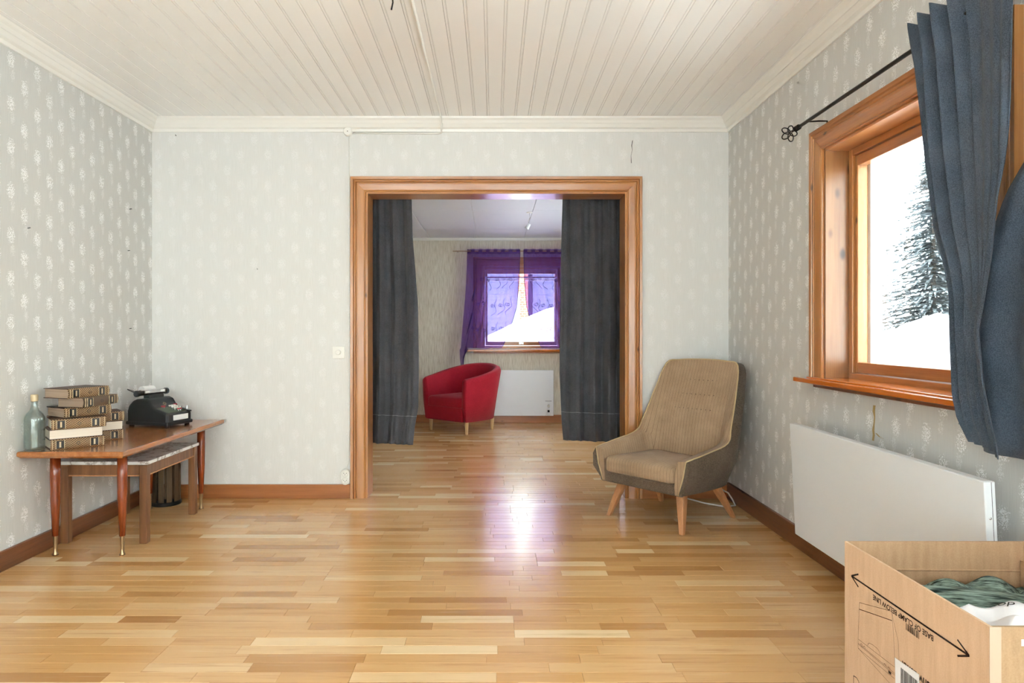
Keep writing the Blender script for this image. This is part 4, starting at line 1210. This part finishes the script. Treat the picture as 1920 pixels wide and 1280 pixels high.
# nails left in the walls
nl = [((XL, 4.30, 1.93), (1,0,0)), ((XL, 4.28, 1.66), (1,0,0)), ((XL, 4.30, 1.16), (1,0,0)), ((XL, 3.36, 1.66), (1,0,0)), ((-2.18, YB, 2.487), (0,-1,0)), ((-1.62, YB, 1.57), (0,-1,0))]
for k, (p, d) in enumerate(nl):
    p = Vector(p); d = Vector(d)
    q = MB().tube([p - d*0.004, p + d*0.014 + Vector((0, 0, 0.003))], 0.0022, 6).build('nail', M['dark'])
    tag(q, ('nail high on the wall near the corner above the adding machine', 'middle one of three nails in the wall near the corner', 'lowest nail near the corner above the adding machine', 'lone nail in the wall above the stacked books', 'nail just below the crown moulding in the corner', 'small nail in the doorway wall above the coffee table')[k], 'nail', 'nails in the wallpaper')

# ------------------------------------------------------------------ cardboard box
BX0, BX1, BY0, BY1, BZ = 0.968, 1.462, 1.300, 1.8365, 0.56
bx = empty('cardboard_box', ((BX0+BX1)/2, (BY0+BY1)/2, 0)); tag(bx, 'open cardboard carton printed upside down, filled with clothes', 'box')
hx, hy = (BX1-BX0)/2, (BY1-BY0)/2
t = 0.006
def panel(name, mb, mat): return mb.build(name, mat, bx)
left = panel('side_panel', MB().box(-hx, -hx+t, -hy, hy, 0.003, BZ), M['card'])
back = panel('side_panel', MB().box(-hx+t, hx-t, hy-t, hy, 0.003, BZ), M['card_in'])
right = panel('side_panel', MB().box(hx-t, hx, -hy, hy, 0.003, BZ), M['card_in'])
front = panel('side_panel', MB().box(-hx+t, hx-t, -hy, -hy+t, 0.003, BZ), M['card_brown'])
panel('bottom_panel', MB().box(-hx+t, hx-t, -hy+t, hy-t, 0.003, 0.010), M['card_in'])
panel('inner_flap', MB().box(hx-t-0.012, hx-t-0.006, -hy+t+0.02, hy-t-0.004, 0.2, BZ-0.05), M['card_in'])
panel('crease', MB().tube([(-hx+t, hy-t-0.0005, BZ-0.075), (hx-t, hy-t-0.0005, BZ-0.080)], 0.003, 6), M['card_in'])
tp = panel('corner_tape', MB().box(-hx-0.0008, -hx+0.022, -hy-0.0010, -hy+0.0, BZ-0.125, BZ).box(-hx-0.0008, -hx+0.022, -hy-0.0010, -hy, 0.05, BZ-0.135), M['tape'])
# print on the long side (x = -hx, text upside down) ; helper: (s along +y from near end, z) -> local
def sidep(s, z, o=0.0006): return (-hx-o, -hy + s, z)
LY = 2*hy
def ribbon(pts, w, name, mat, o=0.0006, par=left):
    mb = MB()
    for (s0, z0), (s1, z1) in zip(pts, pts[1:]):
        d = Vector((s1-s0, z1-z0)); L_ = d.length
        if L_ < 1e-6: continue
        d /= L_; nn = Vector((-d.y, d.x))*w/2
        q = [(s0+nn.x, z0+nn.y), (s1+nn.x, z1+nn.y), (s1-nn.x, z1-nn.y), (s0-nn.x, z0-nn.y)]
        mb.add([sidep(a, b, o) for a, b in q], [(0,1,2,3)])
    return mb.build(name, mat, par, fix=False)
za = BZ - 0.083
ribbon([(0.055, za), (LY-0.035, za)], 0.0045, 'clamp_line', M['ink'])
for e, sg in ((0.055, 1), (LY-0.035, -1)):
    ribbon([(e+sg*0.035, za+0.017), (e, za), (e+sg*0.035, za-0.017)], 0.0042, 'arrow_head', M['ink'])
def text_mesh(body, size, mat, parent, name, mtx, align='CENTER', bold=0.0):
    cu_ = bpy.data.curves.new('lettering', 'FONT'); cu_.body = body; cu_.size = size; cu_.align_x = align; cu_.offset = bold
    cu_.fill_mode = 'FRONT'
    tmp = bpy.data.objects.new('lettering_tmp', cu_); col.objects.link(tmp)
    dg = bpy.context.evaluated_depsgraph_get()
    me = bpy.data.meshes.new_from_object(tmp.evaluated_get(dg))
    bpy.data.objects.remove(tmp)
    me.materials.clear(); me.materials.append(mat)
    o = bpy.data.objects.new(name, me); col.objects.link(o); o.parent = parent
    o.matrix_local = mtx
    return o
# face looks toward -x; upside-down text: text x axis -> +y, text y axis -> -z
m_side = Matrix(((0, 0, -1, 0), (1, 0, 0, 0), (0, -1, 0, 0), (0, 0, 0, 1)))
def side_text(body, size, s, z, mat=M['ink'], **kw):
    return text_mesh(body, size, mat, left, 'lettering', Matrix.Translation(sidep(s, z, 0.0007)) @ m_side, **kw)
side_text('BASE OF CLAMP BELOW LINE', 0.0178, 0.282, za-0.010, bold=0.0003)
def S_(pts, w=0.0010, name='drawing_line'): return ribbon(pts, w, name, M['ink_thin'])
S_([(0.4616, 0.4208), (0.3187, 0.4575), (0.3106, 0.4343), (0.2934, 0.3972), (0.2895, 0.3529)])
S_([(0.4616, 0.4208), (0.4632, 0.4034), (0.468, 0.3218), (0.468, 0.2988), (0.4473, 0.2946), (0.3923, 0.2872), (0.3106, 0.2760)])
S_([(0.4632, 0.403), (0.3174, 0.4354)], 0.0020)
S_([(0.3187, 0.4575), (0.316, 0.4352), (0.3106, 0.3973), (0.308, 0.3486), (0.3026, 0.2919)])
S_([(0.468, 0.3218), (0.308, 0.3277)])
S_([(0.468, 0.3112), (0.3053, 0.3130)])
S_([(0.468, 0.3085), (0.3053, 0.3090)])
S_([(0.468, 0.2971), (0.308, 0.2996)])
S_([(0.423, 0.3244), (0.4209, 0.3314), (0.4148, 0.3356), (0.4012, 0.338), (0.3806, 0.3384), (0.3704, 0.3349), (0.3672, 0.3272)])
for s_ in (0.452, 0.438, 0.3463, 0.3296):
    S_([(s_+0.004, 0.3125), (s_+0.003, 0.316), (s_-0.003, 0.316), (s_-0.004, 0.3125)], 0.0012)
ribbon([(0.3324, 0.3045), (0.3214, 0.3045)], 0.006, 'display_mark', M['ink'])
def barcode(s0, s1, z0, z1, seed, name='barcode', mat=M['ink'], o=0.0007, par=left):
    R = random.Random(seed); mb = MB(); s = s0
    while s < s1 - 0.003:
        w = R.choice((0.0009, 0.0014, 0.0022, 0.003))
        mb.add([sidep(s, z0, o), sidep(s+w, z0, o), sidep(s+w, z1, o), sidep(s, z1, o)], [(0,1,2,3)])
        s += w + R.choice((0.0009, 0.0015, 0.002))
    return mb.build(name, mat, par, fix=False)
barcode(0.2149, 0.2676, 0.4375, 0.4535, 3)
side_text('Dishwasher', 0.028, 0.150, 0.358, align='LEFT', bold=0.0006)
stk = MB().add([sidep(0.211, 0.255, 0.001), sidep(0.302, 0.255, 0.001), sidep(0.306, 0.352, 0.001), sidep(0.2137, 0.358, 0.001)], [(0,1,2,3)]).build('paper_sticker', M['sticker'], left, fix=False)
barcode(0.220, 0.284, 0.300, 0.340, 8, 'sticker_barcode', M['dark'], 0.0014, stk)
ribbon([(0.4909, 0.15), (0.4909, 0.2128), (0.4761, 0.2151), (0.4664, 0.2113), (0.4626, 0.205), (0.4626, 0.15), (0.4909, 0.15)], 0.0022, 'symbol_frame', M['ink'])
ribbon([(0.484, 0.16), (0.477, 0.195), (0.470, 0.16)], 0.002, 'symbol_mark', M['ink'])
# print on the near side (faces the camera, upside down): text x -> -x, y -> -z
m_front = Matrix(((-1, 0, 0, 0), (0, 0, -1, 0), (0, -1, 0, 0), (0, 0, 0, 1)))
def fr(x, z, o=0.0007): return (-hx + x, -hy-o, z)
def fquad(name, x0, x1, z0, z1, mat, o, par=front):
    return MB().add([fr(x0, z0, o), fr(x1, z0, o), fr(x1, z1, o), fr(x0, z1, o)], [(0,1,2,3)]).build(name, mat, par, fix=False)
ns = fquad('number_sticker', 0.061, 0.155, BZ-0.037, BZ-0.024, M['sticker'], 0.0008)
def ftext(body, size, x, z, mat, o, par, **kw):
    return text_mesh(body, size, mat, par, 'lettering', Matrix.Translation(fr(x, z, o)) @ m_front, **kw)
ftext('205636', 0.0125, 0.084, BZ-0.0262, M['dark'], 0.0013, ns, bold=0.0003)
for a, b, c, d in ((0.067, 0.0685, BZ-0.118, BZ-0.043), (0.067, 0.19, BZ-0.0445, BZ-0.043), (0.067, 0.19, BZ-0.118, BZ-0.1165)):
    fquad('print_frame', a, b, c, d, M['ink'], 0.0008)
R = random.Random(5); s = 0.083
while s < 0.18:
    w = R.choice((0.001, 0.0016, 0.0026)); fquad('barcode_bar', s, s+w, BZ-0.100, BZ-0.058, M['ink'], 0.0008); s += w + R.choice((0.0012, 0.002, 0.003))
ftext('687824', 0.0085, 0.100, BZ-0.050, M['ink'], 0.0009, front)
ftext('186844', 0.0085, 0.094, BZ-0.105, M['ink'], 0.0009, front)
fquad('bin_bar', 0.071, 0.085, BZ-0.1275, BZ-0.1245, M['ink'], 0.0008)
for (a, b), (c, d) in (((0.072, BZ-0.130), (0.084, BZ-0.150)), ((0.084, BZ-0.130), (0.072, BZ-0.150)), ((0.073, BZ-0.133), (0.075, BZ-0.152)), ((0.083, BZ-0.133), (0.081, BZ-0.152)), ((0.072, BZ-0.132), (0.084, BZ-0.132)), ((0.075, BZ-0.152), (0.081, BZ-0.152))):
    MB().tube([fr(a, b, 0.0008), fr(c, d, 0.0008)], 0.0007, 4).build('bin_symbol', M['ink'], front)
MB().tube([fr(0.107 + 0.009*math.cos(2*PI*k/6), BZ-0.140 + 0.009*math.sin(2*PI*k/6), 0.0008) for k in range(7)], 0.001, 4).build('recycling_symbol', M['ink'], front)

# clothes in the box
gk = empty('green_knit_garment', ((BX0+BX1)/2, 1.675, 0.275)); tag(gk, 'grey green ribbed knit garment crumpled in the box', 'garment')
def knit(u, v):
    x = lerp(-0.225, 0.225, u); y = lerp(-0.13, 0.140, v)
    z = 0.165 + 0.030*math.sin(7*u + 3.0*v + 0.6) * math.sin(2.5*v + 1) + 0.022*math.sin(13*v - 5*u) + 0.012*math.sin(19*u + 7*v)
    edge = min(u, 1-u, v, 1-v); z -= 0.05*max(0, 0.12 - edge)/0.12
    return (x, y, z)
MB().grid(knit, 60, 40).build('knit_cloth', M['green_knit'], gk, smooth=True, solid=0.012, offset=-1)
def fold(u, v):
    x = lerp(-0.20, 0.22, u); a = lerp(-0.3, PI+0.3, v)
    return (x, 0.045 - 0.10*u + 0.06*math.cos(a)*(0.7+0.3*u), 0.178 + 0.035*math.sin(a)*(0.55+0.5*math.sin(3*u+0.4)))
MB().grid(fold, 50, 14).build('knit_fold', M['green_knit'], gk, smooth=True, solid=0.010, offset=-1)
MB().rbox(-0.22, 0.22, -0.12, 0.15, -0.26, 0.10, 0.04, 3).build('folded_bulk', M['green_knit'], gk, smooth=True)
pb = empty('plastic_bag', ((BX0+BX1)/2, 1.42, 0.342)); tag(pb, 'crumpled white plastic bag printed shop, lying in the box', 'bag')
def bagf(u, v):
    x = lerp(-0.225, 0.225, u); y = lerp(-0.108, 0.11, v)
    z = 0.185 + 0.02*math.sin(9*u + 2*v) + 0.018*math.sin(5*v + 11*u) + 0.008*math.sin(23*u - 9*v)
    edge = min(u, 1-u, v, 1-v); z -= 0.09*max(0, 0.16 - edge)/0.16
    return (x, y, z)
MB().grid(bagf, 60, 36).build('bag_film', M['bag'], pb, smooth=True, solid=0.002)
MB().rbox(-0.215, 0.215, -0.10, 0.10, -0.328, 0.13, 0.04, 3).build('bag_contents', M['bag'], pb, smooth=True)
def bag_print(u, v): return Vector(bagf(u, v)) + Vector((0, 0, 0.003))
lt = MB()
src = text_mesh('shop', 1.0, M['dark'], pb, 'print_tmp', Matrix.Identity(4))
vs = [v.co.copy() for v in src.data.vertices]; fs = [tuple(p.vertices) for p in src.data.polygons]
bpy.data.objects.remove(src)
def on_bag(px, py, ang, sc, cu0, cv0):
    a = math.cos(ang)*px - math.sin(ang)*py; b = math.sin(ang)*px + math.cos(ang)*py
    return bag_print(min(max(cu0 + a*sc/0.45, 0), 1), min(max(cv0 + b*sc/0.228, 0), 1))
lt.add([on_bag(v.x, v.y, -0.75, 0.032, 0.30, 0.80) for v in vs], fs)
lt.build('lettering', M['dark'], pb, fix=False)
mk = MB()
for A, B, C in (((0.40, 0.98), (0.50, 0.84), (0.54, 0.95)), ((0.46, 0.66), (0.52, 0.86), (0.54, 0.62)), ((0.51, 0.64), (0.58, 0.54), (0.57, 0.90)), ((0.52, 0.99), (0.56, 0.96), (0.60, 0.84))):
    q = 6
    def tp(i, j): return bag_print(A[0] + (B[0]-A[0])*i/q + (C[0]-A[0])*j/q, A[1] + (B[1]-A[1])*i/q + (C[1]-A[1])*j/q)
    for i in range(q):
        for j in range(q - i):
            mk.add([tp(i, j), tp(i+1, j), tp(i, j+1)], [(0,1,2)])
            if i + j < q - 1: mk.add([tp(i+1, j), tp(i+1, j+1), tp(i, j+1)], [(0,1,2)])
mk.build('printed_star', M['dark'], pb, fix=False)
